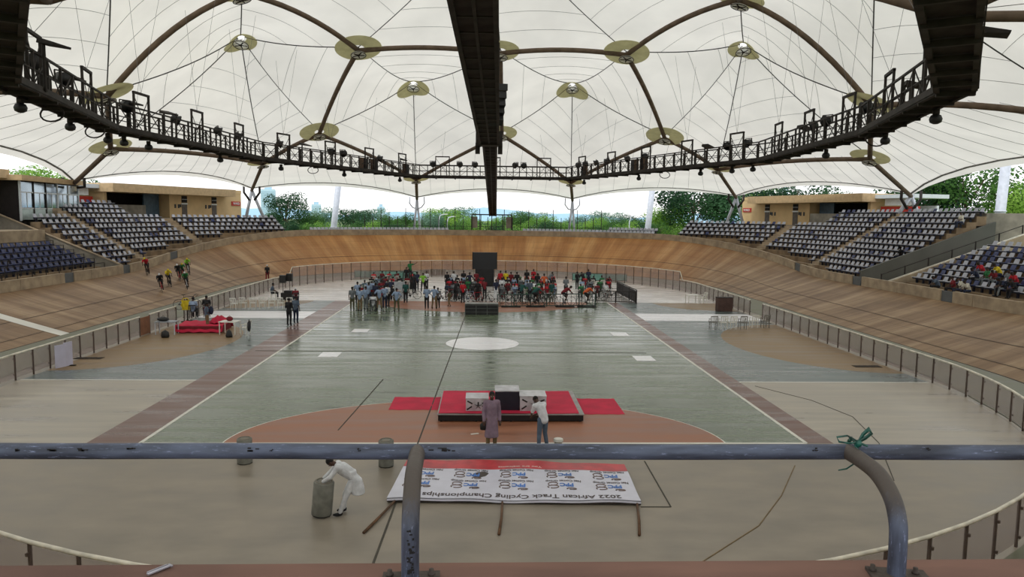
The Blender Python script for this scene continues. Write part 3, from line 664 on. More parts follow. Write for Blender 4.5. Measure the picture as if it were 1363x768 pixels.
# ------------------------------------------------ central bridge
br_ = empty('central_bridge', (0, 50, EYE+5), 0, 'dark sloping service bridge running along the middle of the hall', 'catwalk'); BO = Vector((0, 50, EYE+5))
pA = GY(622, -70, 16.5); pB = GY(651, 190, 48.5)
def bridge(p0, p1, w, plate, name, railh):
    d = (p1-p0); L_ = d.length; u = d/L_; k = int(L_/plate); sx = u.cross(Vector((0, 0, 1))).normalized(); uz = sx.cross(u); M = Matrix((sx, u, uz)).transposed()
    for q in range(k):
        c = p0+d*((q+.5)/k)
        mb = MB(); mb.box((0, 0, 0), (w/2-.05, L_/k-.1, .05), M=M); me = mb.mesh(name, M_deck)
        for s_ in (-1, 1): link(name, me, c+sx*s_*w*.245-BO, 0, br_)
    fr = MB()
    for q in range(k+1):
        c = p0+d*(q/k)-BO; fr.bar(c-sx*w*.52, c+sx*w*.52, .09, .12)
        for s_ in (-1, 1): fr.bar(c+sx*s_*w*.5, c+sx*s_*w*.5+uz*railh, .07)
    fr.bar(p0-BO-uz*.04, p1-BO-uz*.04, .1, .06); fr.build('cross_frame', M_steel, br_)
    for s_ in (-1, 1):
        for h_, t_ in ((0, .16), (railh*.5, .05), (railh, .08)):
            mb = MB(); mb.bar(p0+sx*s_*w*.5+uz*h_-BO, p1+sx*s_*w*.5+uz*h_-BO, t_, t_*1.4); mb.build('side_rail' if h_ else 'side_girder', M_steel, br_)
bridge(pA, pB, 1.2, 1.55, 'deck_plate', 1.2)
pC = GY(652, 192, 50.0); pD = GY(656, 287, 98)
bridge(pC, pD, .86, 1.2, 'stair_plate', 1.0)
mb = MB(); mb.box(pB-BO+Vector((0, .6, .3)), (1.75, 1.4, .9)); mb.box(pB-BO+Vector((-.75, .9, -.3)), (.3, .5, .7)); mb.box(pB-BO+Vector((.75, .9, -.3)), (.3, .5, .7)); mb.build('junction_box', M_steel, br_)
sp_ = empty('speaker_array', GY(664, 138, 40), 0, 'hanging cluster of dark loudspeakers beside the central bridge', 'speaker')
for q in range(5):
    mb = MB(); mb.box((0, 0, 0), (.75, .5, .34), M=Euler((R(-8*q), 0, R(10))).to_matrix()); mb.build('cabinet', M_black, sp_, loc=(.05-.05*q, .1*q, .85-.42*q))
mb = MB(); mb.bar((0, 0, 1), (0, 0, 3.2), .05); mb.bar((.3, 0, 1), (-.3, 0, 1), .08); mb.build('hanging_frame', M_steel, sp_)
# rim gantry where the bridge lands
ga = GY(628, 303, 99.5); gb = GY(681, 303, 99.5); e = empty('gantry', (ga+gb)/2, 0, 'small steel gantry on the far rim carrying the bridge end', 'gantry'); hw_ = (gb-ga).length/2
mb = MB(); mb.bar((-hw_, 0, 1.75), (hw_, 0, 1.75), .16); mb.build('cross_beam', M_steel, e)
for x in (-hw_, -hw_*.55, 0, hw_*.55, hw_):
    mb = MB(); mb.bar((x, 0, -.3), (x, 0, 1.75), .12); mb.build('post', M_steel, e)
for x in (-hw_*.85, hw_*.85):
    mb = MB(); mb.box((x, .3, .7), (.7, .5, 1.5)); mb.bar((x-.3, 0, 0), (x+.3, 0, 1.4), .06); mb.build('winch_box', M_concg, e)
# ================================================================== FOREGROUND: ledge and railing
M_ledge = mat('pink_plaster', srgb(134, 100, 88), .85, col2=srgb(104, 78, 70), scale=2.2, stretch=(.5, 2, 1), bump=.15, detail=8)
la = G(300, 751, 5.95)
mb = MB(); mb.box((0, la.y-.55, 5.95-.35), (9, 1.1, .7)); led = mb.build('wall_ledge', M_ledge, kind='structure')
mb = MB(); mb.box((0, la.y-.1, 3.0), (9, .2, 4.5)); mb.build('wall_front', M_ledge, kind='structure')
def railpaint(name, st, zmix=None):
    m = mat(name, srgb(92, 100, 122), .5, scale=9, stretch=st, col2=srgb(56, 60, 74), bump=.15, detail=8, spec=.4, mixlo=.38, mixhi=.62)
    N = m.node_tree.nodes; L = m.node_tree.links; b = N['Principled BSDF']; tc = N.new('ShaderNodeTexCoord')
    mp = N.new('ShaderNodeMapping'); mp.inputs['Scale'].default_value = tuple(c*3.2 for c in st); L.new(tc.outputs['Object'], mp.inputs[0])
    n = N.new('ShaderNodeTexNoise'); n.inputs['Scale'].default_value = 14; n.inputs['Detail'].default_value = 10; n.inputs['Roughness'].default_value = .75; L.new(mp.outputs[0], n.inputs['Vector'])
    r_ = N.new('ShaderNodeValToRGB'); r_.color_ramp.elements[0].position = .58; r_.color_ramp.elements[1].position = .66; L.new(n.outputs['Fac'], r_.inputs[0])
    x = N.new('ShaderNodeMix'); x.data_type = 'RGBA'; L.new(r_.outputs[0], x.inputs[0]); src = b.inputs['Base Color'].links[0].from_socket; L.new(src, x.inputs[6]); x.inputs[7].default_value = srgb(140, 150, 184); out = x.outputs[2]
    if zmix:                                    # the paint is worn off the upper bend
        sp = N.new('ShaderNodeSeparateXYZ'); L.new(tc.outputs['Object'], sp.inputs[0]); ad = N.new('ShaderNodeMath'); ad.operation = 'MULTIPLY_ADD'; L.new(n.outputs['Fac'], ad.inputs[0]); ad.inputs[1].default_value = .12; L.new(sp.outputs['Z'], ad.inputs[2])
        mr = N.new('ShaderNodeMapRange'); L.new(ad.outputs[0], mr.inputs[0]); mr.inputs[1].default_value = zmix[0]; mr.inputs[2].default_value = zmix[1]
        y = N.new('ShaderNodeMix'); y.data_type = 'RGBA'; L.new(mr.outputs[0], y.inputs[0]); L.new(out, y.inputs[6]); y.inputs[7].default_value = srgb(82, 74, 70); out = y.outputs[2]
    L.new(out, b.inputs['Base Color']); return m
M_pipe = railpaint('rail_paint', (.4, 2.5, 2.5)); M_ppost = railpaint('post_paint', (2.5, 2.5, .4), (.235, .31)); M_chip = mat('bare_rust', srgb(30, 26, 26), .8); M_weld = mat('brown_weld', srgb(78, 68, 62), .7, var=.2, scale=20, bump=.3)
RY = 2.3
ra_ = GY(0, 599.5, RY); rb_ = GY(1363, 602.5, RY); zr = (ra_.z+rb_.z)/2
ral = GY(0, 600, RY); rar = GY(1363, 602, RY); d = (rar-ral).normalized()
rl = empty('guard_rail', (0, RY, 5.95), 0, 'blue grey painted pipe guard rail with two bent posts on the ledge', 'railing'); RO = Vector((0, RY, 5.95))
mb = MB(); mb.tube([ral-d*1.5-RO+(rar-ral+d*3)*(i/24)+Vector((0, 0, .0012*math.sin(i*1.7))) for i in range(25)], .0252, 16); mb.build('top_pipe', M_pipe, rl)
for k, (px_top, px_bot) in enumerate(((556, 546), (1128, 1197))):
    t = GY(px_top, 601, RY); PYp = 2.0
    bdir = GY(px_bot, 700, PYp); X = bdir.x; zt = t.z
    bz = 5.95
    pts_ = []
    path = [(t.x, RY, zt), (t.x+(X-t.x)*.25, RY-.09, zt-.001), (t.x+(X-t.x)*.6, RY-.18, zt-.012), (X-(X-t.x)*.1, PYp+.045, zt-.055), (X, PYp+.01, zt-.11), (X, PYp, zt-.17), (X, PYp, bz)]
    # smooth the path (Catmull-Rom)
    P_ = [Vector(p) for p in path]; sm = []
    for i in range(len(P_)-1):
        a, b, c, e_ = P_[max(i-1, 0)], P_[i], P_[i+1], P_[min(i+2, len(P_)-1)]
        for q in range(6):
            u = q/6; sm.append(.5*((2*b)+(c-a)*u+(2*a-5*b+4*c-e_)*u*u+(3*b-a-3*c+e_)*u**3))
    sm.append(P_[-1]); cut = 16
    post = MB(); post.tube([p-RO for p in sm], .0255, 16); po = post.build('post', M_ppost, rl)
    mb = MB(); mb.lathe(Vector((X, PYp, bz))-RO, [(.05, 0), (.034, .012), (.027, .02)], 16); mb.build('weld_collar', M_weld, po)
    bp = empty('base_plate', (0, 0, 0)) if False else None
    mb = MB()
    rz_ = R(2 if k == 0 else -10); M3 = Matrix.Rotation(rz_, 3, 'Z'); mb.box(Vector((X+(.002 if k == 0 else .01), PYp-.03, bz+.005))-RO, (.165, .17, .01), rz=rz_)
    pl = mb.build('base_plate', M_weld, rl)
    for sx in (-1, 1):
        for sy in (-1, 1):
            mb = MB(); c_ = Vector((X, PYp-.03, bz+.01))+M3 @ Vector((sx*.06, sy*.06, 0))-RO; mb.lathe(c_, [(.011, 0), (.011, .008), (.007, .008), (.007, .018)], 8); mb.build('bolt', M_weld, pl)
    if k == 0:
        r2 = random.Random(2); mb = MB()
        for q in range(26):
            zz = zt-.12-.13*r2.random(); a = -PI/2+.15+r2.uniform(-.35, .35)
            idx = min(range(len(sm)), key=lambda i: abs(sm[i].z-zz)); c = sm[idx]; c = Vector((c.x+math.cos(a)*.0256, c.y+math.sin(a)*.0256, zz))-RO
            w = r2.uniform(.002, .0045); h = r2.uniform(.003, .008); mb.box(c, (w*2, .0012, h), rz=a+PI/2)
        mb.build('paint_chip', M_chip, po, kind='stuff')
mb = MB(); r2 = random.Random(5)
for px, w in ((112, .02), (180, .014), (340, .02), (585, .03), (598, .02), (480, .006), (364, .005), (1080, .008), (1230, .006), (30, .01), (78, .02)):
    for q in range(4):
        c = GY(px+r2.uniform(-w, w)*350, 594+r2.uniform(-1, 3), RY); mb.box((c.x, RY-.0245, c.z), (r2.uniform(.3, 1)*w, .003, r2.uniform(.002, .005)))
for q, v in enumerate(mb.v): mb.v[q] = tuple(Vector(v)-RO)
mb.build('paint_chip', M_chip, rl, kind='stuff')
# green ribbon tied on the rail
M_rib = mat('green_ribbon', srgb(14, 82, 72), .35, var=.35, scale=30, spec=.6)
def ribbon(name, pts, w, parent):
    mb = MB(); n = len(pts); P_ = [Vector(p) for p in pts]
    L_ = [];
    for i, p in enumerate(P_):
        t = (P_[min(i+1, n-1)]-P_[max(i-1, 0)]).normalized(); s_ = t.cross(Vector((.3, -1, .2))).normalized()*w*(.5+.5*math.sin(PI*min(1, (i+.6)/n)))
        L_ += [p+s_, p-s_, p-s_+Vector((0, .0015, 0)), p+s_+Vector((0, .0015, 0))]
    fs = []
    for i in range(n-1):
        for j in range(4): fs.append((i*4+j, i*4+(j+1) % 4, (i+1)*4+(j+1) % 4, (i+1)*4+j))
    mb.add(L_, fs, True); return mb.build(name, M_rib, parent)
kn = GY(1143, 588, RY-.03); rbn = empty('ribbon', kn, 0, 'dark green ribbon tied in a bow around the guard rail', 'ribbon')
mb = MB(); mb.ell((0, 0, -.006), (.011, .01, .014), 8, 6); mb.tube([(-.004+.0, .03+.028*math.cos(a), -.03+.029*math.sin(a)) for a in [2*PI*i/16 for i in range(16)]], .006, 6, closed=True); mb.build('knot', M_rib, rbn)
px = lambda x, y: GY(x, y, RY-.03)-kn
ribbon('loop', [px(1143, 588), px(1128, 580), px(1114, 582), px(1117, 588), px(1130, 590), px(1142, 589)], .0035, rbn)
ribbon('loop', [px(1143, 588), px(1149, 578), px(1157, 571), px(1160, 577), px(1152, 583), px(1144, 588)], .0075, rbn)
ribbon('loop', [px(1131, 587), px(1131, 581), px(1134, 582), px(1133, 588)], .003, rbn)
ribbon('tail', [px(1144, 589), px(1150, 592), px(1155, 594)], .004, rbn)
ribbon('tail', [px(1141, 612), px(1136, 618), px(1127, 624), px(1116, 626)], .0025, rbn)
# steel tongue of a clip lying on the ledge at the left
c = G(212, 760, 5.953); tw = empty('metal_clip', c, R(-38), 'small bent silver metal clip on the ledge edge', 'clip')
mb = MB(); mb.box((0, .0, .004), (.012, .07, .003)); mb.box((-.012, 0, .004), (.004, .06, .003)); mb.box((0, .034, .004), (.02, .006, .004)); mb.build('strip', mat('bright_steel', srgb(190, 190, 205), .3, metal=.7), tw)

# ================================================================== GRANDSTANDS
M_seatg = mat('grey_seat', srgb(176, 178, 188), .45, var=.08, scale=.6); M_seatb = mat('blue_seat', srgb(44, 56, 104), .45, var=.15); M_navy = mat('navy_frame_shade', srgb(24, 28, 46), .6)
M_tier = mat('tier_concrete', srgb(150, 128, 100), .9, col2=srgb(110, 92, 72), scale=1.0); M_walld = mat('dark_wall', srgb(92, 92, 86), .85, var=.06, scale=.7)
def sR(Y): return Y-TN
def sRt(deg): return STL+R(deg)*TA
def sL(Y): return STL+ARC+(TF-Y)
def sLt(deg): return STL+ARC-R(deg)*TA
RD, RZ, D0, Z0 = .8, .47, .95, 2.25
LOW = [False]
def tierp(s, r, back=0.0):                     # seat row r: front edge of its tread
    p, n, _ = stad(s, TW+D0+RD*(r+back)); p.z = Z0+(.35 if LOW[0] else RZ)*r-(.15 if LOW[0] else 0); return p, n
# (side, s0, s1, rows, rowmin, name)
blocks = [('right', sR(38), sR(53.0), 9, 'near block', 1), ('right', sR(57.3), sR(68.2), 12, 'block by ramp', 0), ('right', sR(69.6), sRt(19), 12, 'middle block', 0), ('right', sRt(21.5), sRt(44), 9, 'far block', 0),
          ('left', sL(61.2), sL(40), 6, 'near block', 1), ('left', sL(68.2), sL(62.8), 9, 'block below glazed box', 0), ('left', sLt(19), sL(69.6), 12, 'middle block', 0), ('left', sLt(44), sLt(21.5), 9, 'far block', 0)]
seatm = MB()
seatm.add([(-.23, -.2, .40), (.23, -.2, .40), (.22, .2, .38), (-.22, .2, .38), (-.23, -.2, .44), (.23, -.2, .44), (.22, .2, .42), (-.22, .2, .42)], [(0, 3, 2, 1), (4, 5, 6, 7), (0, 1, 5, 4), (1, 2, 6, 5), (2, 3, 7, 6), (3, 0, 4, 7)])
seatm.add([(-.23, .19, .42), (.23, .19, .42), (.2, .30, .70), (-.2, .30, .70), (-.23, .23, .42), (.23, .23, .42), (.2, .34, .70), (-.2, .34, .70)], [(0, 1, 2, 3), (4, 7, 6, 5), (0, 4, 5, 1), (1, 5, 6, 2), (2, 6, 7, 3), (3, 7, 4, 0)])
seatm.box((0, .12, .2), (.10, .14, .4)); seatm.box((0, .08, .33), (.72, .22, .1))  # pedestal, plus a wide navy bar that paints in the shade beneath seats
def seatmesh(m):
    me = seatm.mesh('stadium_seat', m); me.materials.append(M_navy)
    for p in me.polygons:
        if p.index >= 12: p.material_index = 1
    me.polygons[0].material_index = 1; me.polygons[7].material_index = 1; fixn(me); return me
SEATM = {'g': seatmesh(M_seatg), 'b': seatmesh(M_seatb)}
ST = {sd: empty('grandstand', (40*(1 if sd == 'right' else -1), 60, 0), 0, 'concrete grandstand tiers on the %s side of the hall' % sd, 'grandstand') for sd in ('left', 'right')}
seats = []; rs = random.Random(11)
for bi, (sd, s0, s1, rows, bname, low) in enumerate(blocks):
    par = ST[sd]; po = Vector(par.location); LOW[0] = bool(low)
    for r in range(rows):
        q0, q1 = s0, s1
        if bname == 'middle block' and r > 8:
            if sd == 'right': q1 = min(q1, sRt(13))
            else: q0 = max(q0, sLt(13))
        k = max(2, int((q1-q0)/1.2)); mb = MB(); vs_ = []; fs_ = []
        for i in range(k+1):
            s = q0+(q1-q0)*i/k; a, n = tierp(s, r); b, _ = tierp(s, r, 1.0); a -= po; b -= po
            vs_ += [a-Vector((0, 0, RZ+.3)), a, b, b-Vector((0, 0, RZ+.3))]
        for i in range(k):
            for j in range(4): fs_.append((i*4+j, i*4+(j+1) % 4, (i+1)*4+(j+1) % 4, (i+1)*4+j))
        fs_ += [(0, 1, 2, 3), (k*4+3, k*4+2, k*4+1, k*4)]; mb.add(vs_, fs_); me = mb.mesh('tier_step', M_tier); fixn(me); link('tier_step', me, (0, 0, 0), 0, par)
        m_ = (s0+s1)/2; rad = TA+TW+D0+RD*r; arc = (q1-q0)
        # arclength at this radius
        def alen(u): return u*(rad/TA) if not low else u
        turn = (STL < m_ < STL+ARC); f = 1.0
        Ltot = 0; pr = None; tab = []
        for i in range(61):
            s = q0+(q1-q0)*i/60; p, _ = tierp(s, r); Ltot += (p-pr).length if pr else 0; pr = p; tab.append((Ltot, s))
        nS = int((Ltot-.3)/.74); idx = 0
        cand = []
        for i in range(nS):
            t = (i+.5)*Ltot/nS; s = next(tab[j][1]+0*(tab[j][0]-t) for j in range(61) if tab[j][0] >= t)
            j = next(j for j in range(61) if tab[j][0] >= t); a0, b0 = tab[j-1], tab[j]; s = a0[1]+(b0[1]-a0[1])*(t-a0[0])/(b0[0]-a0[0])
            p, n = tierp(s, r, .55)
            if p.z < bankz(s)+.3: continue
            cand.append((p, n, s))
        cand.sort(key=lambda c: c[0].y)
        for j, (p, n, s) in enumerate(cand):
            rz = math.atan2(n.y, n.x)-PI/2      # local +Y (back) points outward
            blue = (bname == 'near block' and sd == 'left') or rs.random() < (.45 if bname == 'near block' else .1)
            seats.append([ (p-C0).length, p, rz, blue, sd, bname, r, j])
LOW[0] = False
# aisles with stairs
def aisle(sd, sa, sb, rows):
    par = ST[sd]; po = Vector(par.location)
    for r in range(rows*2):
        mb = MB(); vs_ = []
        for s in (sa, sb):
            for bk in (0, .5):
                p, n = tierp(s, r/2.0, bk); p.z += .02; vs_ += [p-po, p-po-Vector((0, 0, RZ/2+.25))]
        mb.add(vs_, [(0, 2, 6, 4), (1, 5, 7, 3), (0, 4, 5, 1), (2, 3, 7, 6), (0, 1, 3, 2), (4, 6, 7, 5)]); me = mb.mesh('stair_step', M_conc); fixn(me); link('stair_step', me, (0, 0, 0), 0, par)
aisle('right', sR(68.2), sR(69.6), 12); aisle('right', sRt(19), sRt(21.5), 9); aisle('left', sL(69.6), sL(68.2), 12); aisle('left', sLt(21.5), sLt(19), 9)
seats.sort(key=lambda t: t[0])
stuff = MB(); gi = {}
WORD = ['first', 'second', 'third', 'fourth', 'fifth', 'sixth', 'seventh', 'eighth', 'ninth', 'tenth', 'eleventh', 'twelfth']
def ordw(i): return ordn(i) if i < 20 else 'twenty-'+ordn(i-20)
visn = 0
for d_, p, rz, blue, sd, bname, r, j in seats:
    v = p-C0; f_ = fwd.dot(v); X = rgt.dot(v)/f_*F+W_/2 if f_ > 0 else -999
    if -6 < X < 1369 and visn < 300:
        visn += 1
        link('stadium_seat', SEATM['b' if blue else 'g'], p, rz, label='%s seat, %s stand %s, %s row up, %s from near end' % ('dark blue' if blue else 'pale grey', sd, bname, WORD[r], ordw(j)), category='seat', group='seats of the %s stand' % sd)
    else: gi.setdefault('b' if blue else 'g', []).append((p, rz))
# far rim single row of seats, behind the parapet
for i in range(90):
    th = R(46+88*i/89)
    if R(80) < th < R(99): continue
    s = STL+th*TA; p, n, _ = stad(s, TW+.95); p.z = 4.95-.35; gi.setdefault('g', []).append((p, math.atan2(n.y, n.x)-PI/2))
    if th < R(58): 
        p, n, _ = stad(s, TW+1.75); p.z = 4.95-.0; gi['g'].append((p, math.atan2(n.y, n.x)-PI/2))
def joined(name, me0, items, **k):
    v0 = [v.co.copy() for v in me0.vertices]; f0 = [tuple(p.vertices) for p in me0.polygons]; mi = [p.material_index for p in me0.polygons]
    V = []; Fc = []; MI = []
    for p, rz in items:
        c, s_ = math.cos(rz), math.sin(rz); b = len(V)
        V += [(p.x+c*v.x-s_*v.y, p.y+s_*v.x+c*v.y, p.z+v.z) for v in v0]; Fc += [tuple(i+b for i in f) for f in f0]; MI += mi
    me = bpy.data.meshes.new(name); me.from_pydata(V, [], Fc); me.update()
    for m in me0.materials: me.materials.append(m)
    me.polygons.foreach_set('material_index', MI); return link(name, me, **k)
joined('stadium_seats', SEATM['g'], gi['g'], label='rows of pale grey stadium seats in the farther stand blocks', category='seats', kind='stuff')
joined('stadium_seats', SEATM['b'], gi['b'], label='scattered dark blue seats among the farther rows', category='seats', kind='stuff')
# terrace slab behind the parapet all round and under the tiers
def terrace(s0, s1, d0, d1, z, name, par, m, zb=-.1):
    k = max(2, int(abs(s1-s0)/1.5)); vs_ = []; fs_ = []; po = Vector(par.location)
    for i in range(k+1):
        s = s0+(s1-s0)*i/k; a, n, _ = stad(s, TW+d0); b, _, _ = stad(s, TW+d1)
        zz = z(s) if callable(z) else z
        for q, h in ((a, zb), (a, zz), (b, zz), (b, zb)): q = q.copy(); q.z = h; vs_.append(q-po)
    for i in range(k):
        for j in range(4): fs_.append((i*4+j, i*4+(j+1) % 4, (i+1)*4+(j+1) % 4, (i+1)*4+j))
    fs_ += [(0, 1, 2, 3), (k*4+3, k*4+2, k*4+1, k*4)]; mb = MB(); mb.add(vs_, fs_); me = mb.mesh(name, m); fixn(me); return link(name, me, (0, 0, 0), 0, par)
terrace(sRt(44.5), sRt(90), .24, 4.5, 4.6, 'rim_terrace', ST['right'], M_concg); terrace(sRt(90), sLt(44.5), .24, 4.5, 4.6, 'rim_terrace', ST['left'], M_concg)
for a, b, sd in ((sRt(20), sRt(44.5), 'right'), (sLt(44.5), sLt(20), 'left'), (sR(57.3), sRt(20), 'right'), (sLt(20), sL(62.8), 'left'), (sR(20), sR(57.3), 'right'), (sL(62.8), sL(25), 'left')):
    terrace(a, b, .24, .99, lambda s: bankz(s)+.1, 'front_walkway', ST[sd], M_tier)
    terrace(a, b, D0+9*RD if a in (sRt(20), sLt(44.5)) else D0+12*RD, 15, (Z0+RZ*8.6) if a in (sRt(20), sLt(44.5)) else Z0+RZ*11.6, 'top_terrace', ST[sd], M_concg) if a not in (sR(20), sL(62.8)) else None
# sloping side walls: (side, Y, thickness, extra height front/back)
def slope_wall(sd, Y, th, z0, z1, x0, x1, m, name, par, drop=-.2, z0b=None):
    sg = 1 if sd == 'right' else -1; po = Vector(par.location)
    mb = MB(); pr = [(x0, drop), (x0, z0), (x1, z1), (x1, drop)]
    vs_ = [Vector((sg*x, Y-th/2, z))-po for x, z in pr]+[Vector((sg*x, Y+th/2, z))-po for x, z in pr]
    mb.add(vs_, [(0, 1, 2, 3), (7, 6, 5, 4), (0, 4, 5, 1), (1, 5, 6, 2), (2, 6, 7, 3), (3, 7, 4, 0)]); me = mb.mesh(name, m); fixn(me); return link(name, me, (0, 0, 0), 0, par)
XR = TA+TW
slope_wall('right', 56.9, .25, 3.0, 7.0, XR+.3, XR+11, M_walld, 'side_wall', ST['right'])
slope_wall('right', 53.5, .25, 2.3, 6.1, XR+.3, XR+11, M_conc, 'side_wall', ST['right'])
slope_wall('left', 62.0, .3, 2.5, 7.0, XR+.3, XR+11, M_concg, 'side_wall', ST['left'])
def handrail(sd, Y, z0, z1, x0, x1, n, par, m=M_rail, h=.6):
    sg = 1 if sd == 'right' else -1; po = Vector(par.location); a = Vector((sg*x0, Y, z0))-po; b = Vector((sg*x1, Y, z1))-po
    mb = MB(); mb.bar(a+Vector((0, 0, 0)), b+Vector((0, 0, 0)), .09); mb.build('coping', m, par)
    mb = MB(); mb.bar(a+Vector((0, .35, h)), b+Vector((0, .35, h)), .05)
    for i in range(n+1): p = a.lerp(b, i/n); mb.bar(p+Vector((0, .35, 0)), p+Vector((0, .35, h+.05)), .07)
    mb.build('handrail', M_steel, par)
handrail('right', 53.5, 2.34, 6.14, XR+.3, XR+11, 6, ST['right'])
mb = MB(); mb.bar((-XR-.3, 61.8, 2.55), (-XR-11, 61.8, 7.05), .1); mb.v = [tuple(Vector(v)-Vector(ST['left'].location)) for v in mb.v]; mb.build('coping', M_conc, ST['left'])
# stair ramp floor between the two right walls
slope_wall('right', 55.2, 3.0, 1.6, 4.4, XR+.3, XR+11, M_conc, 'stair_ramp', ST['right'])
# bars in front of the near left rows
mb = MB(); po = Vector(ST['left'].location)
LOW[0] = True
for r in range(6):
    for Y0_, Y1_ in ((43, 60.5),):
        p0, n = tierp(sL(Y1_), r, .12); p1, n = tierp(sL(Y0_), r, .12); a = p0-po+Vector((0, 0, .72)); b = p1-po+Vector((0, 0, .72)); mb.bar(a, b, .045)
        for i in range(12): q = a.lerp(b, i/11); mb.bar(q, q-Vector((0, 0, .74)), .045)
LOW[0] = False; mb.build('seat_bar', M_steel, ST['left'])
# upper mass behind the near left block: concrete wall and lounge
def wallbox(name, x0, x1, y0, y1, z0, z1, m, par):
    po = Vector(par.location); mb = MB(); mb.box(Vector(((x0+x1)/2, (y0+y1)/2, (z0+z1)/2))-po, (abs(x1-x0), abs(y1-y0), z1-z0)); return mb.build(name, m, par)
wallbox('back_wall', -XR-6.4, -XR-14, 30, 61.8, 0, 5.4, M_conc, ST['left'])
wallbox('stair_block', -XR-3.5, -XR-6.4, 36, 48.6, 0, 4.4, M_conc, ST['left'])
# ================================================================== BUILDINGS ON THE STAND TOPS
M_slab = mat('roof_slab_render', srgb(196, 168, 128), .85, var=.06); M_dark = mat('dark_opening', srgb(34, 28, 26), .9); M_signr = mat('red_sign', srgb(178, 44, 28), .6, var=.05)
M_awn = mat('silver_trim', srgb(208, 214, 216), .4, var=.03)
def pavilion(sg, lab, Ya, Yb, xa, xb):
    # front face from (xa,Ya) near end to (xb,Yb) far end
    e = empty('pavilion', (sg*xa, Ya, 5.6), 0, lab, 'building'); a = Vector((sg*xa, Ya, 0)); b = Vector((sg*xb, Yb, 0)); u = (b-a).normalized(); out = Vector((u.y, -u.x, 0)); out = out if out.x*sg > 0 else -out; L_ = (b-a).length
    M = Matrix((u, out, Vector((0, 0, 1)))).transposed(); o = Vector(e.location)-Vector((0, 0, 5.6)); rel = lambda t, dd, z: u*t+out*dd+Vector((0, 0, z-5.6))
    def bx(name, t0, t1, d0, d1, z0, z1, m, par=e, off=Vector((0, 0, 0))):
        mb = MB(); mb.box(rel((t0+t1)/2, (d0+d1)/2, (z0+z1)/2)-off, (t1-t0, abs(d1-d0), z1-z0), M=M); return mb.build(name, m, par)
    nz = L_*.42
    bx('wall', nz, L_, 0, 5, 5.0, 9.55, M_tan); bx('wall', 0.3, nz*.15, 3.5, 5, 5.0, 9.0, M_tan)
    bx('inner_wall', nz*.15, nz, 3.4, 5, 5.0, 9.2, M_dark); bx('pier', 0.1, .5, 0, 3.5, 5.0, 9.2, M_tan)
    bx('blue_screen', nz*.72, nz-.3, 1.2, 1.4, 5.2, 9.0, mat('blue_grey_screen', srgb(70, 92, 108), .5)); 
    bx('roof_slab', -.2, L_*.86, -1.6, 5.4, 9.0, 9.9, M_slab); bx('roof_parapet', L_*.8, L_, -.05, 5.2, 9.5, 9.9, M_tan)
    for t, hasdoor in ((nz+2.4, 1), (nz+7.6 if L_ > 20 else nz+6, 1)):
        w = bx('window', t-.45, t+.45, -.04, .1, 8.1, 8.9, M_dark); bx('glazing_bar', t-.45, t+.45, -.08, -.03, 8.48, 8.52, M_awn)
        dr_ = bx('door', t-.42, t+.42, -.05, .1, 5.4, 7.9, mat('brown_door', srgb(88, 78, 70), .6)); bx('door_frame', t-.5, t+.5, -.07, 0, 7.9, 8.05, M_awn)
        for q in (-1.5, -.95, -.65): bx('notice', t+q-.12, t+q+.12, -.05, 0, 7.45+(.1 if q == -.65 else 0), 7.9, M_black)
    sb = bx('sign', L_-2.0, L_-.25, -.09, 0, 7.9, 8.45, M_signr)
    # the marks on the sign: a block and four letters
    tx = bpy.data.curves.new('sign_lettering', 'FONT'); tx.body = 'WARD'; tx.size = .42; tx.align_x = 'CENTER'; tx.align_y = 'CENTER'; tx.extrude = .01
    to = textobj('lettering', tx, M_white); to.parent = sb
    face = -out; xdir = Vector((0, 0, 1)).cross(face).normalized(); Mt = Matrix((xdir, Vector((0, 0, 1)), face)).transposed()
    to.matrix_local = Matrix.Translation(rel(L_-1.12, -.13, 8.17)) @ Mt.to_4x4()
    # red and white kiosk at the near end
    bx('kiosk_fascia', -5.0, -.3, 1.0, 1.3, 7.9, 8.5, M_signr); bx('kiosk_panel', -4.2, -.9, .9, 1.0, 8.6, 9.3, M_white)
    for t in (-4.9, -2.6, -.4): bx('kiosk_post', t-.09, t+.09, .9, 1.2, 5.2, 8.0, M_steel)
    bx('kiosk_wall', -5.0, -.3, 3.6, 3.9, 5.2, 8.6, M_awn); bx('kiosk_counter', -4.8, -.4, 1.2, 1.5, 5.2, 6.2, M_white); bx('kiosk_roof', -5.2, -.2, .2, 5, 9.35, 9.75, M_awn)
    mb = MB()
    for t in (L_-6, L_-4.6): mb.tube([rel(t, -1.0, 5.3), rel(t, -1.0, 6.3), rel(t+1.0, -1.0, 5.6), rel(t+1.0, -1, 5.2)], .04, 6)
    mb.build('handrail', M_steel, e); bx('concrete_box', L_-1.8, L_-.4, -1.6, -.4, 5.2, 6.2, M_concg)
    return e
pl = GY(137, 268, 78); plf = GY(321, 275, 99)
pavilion(-1, 'long tan pavilion with flat roof slab above the left stand', 78, 99, -pl.x, -plf.x)
pr = GY(1160, 275, 78); prf = GY(988, 275, 99)
pavilion(1, 'long tan pavilion with flat roof slab above the right stand', 78, 99, pr.x, prf.x)
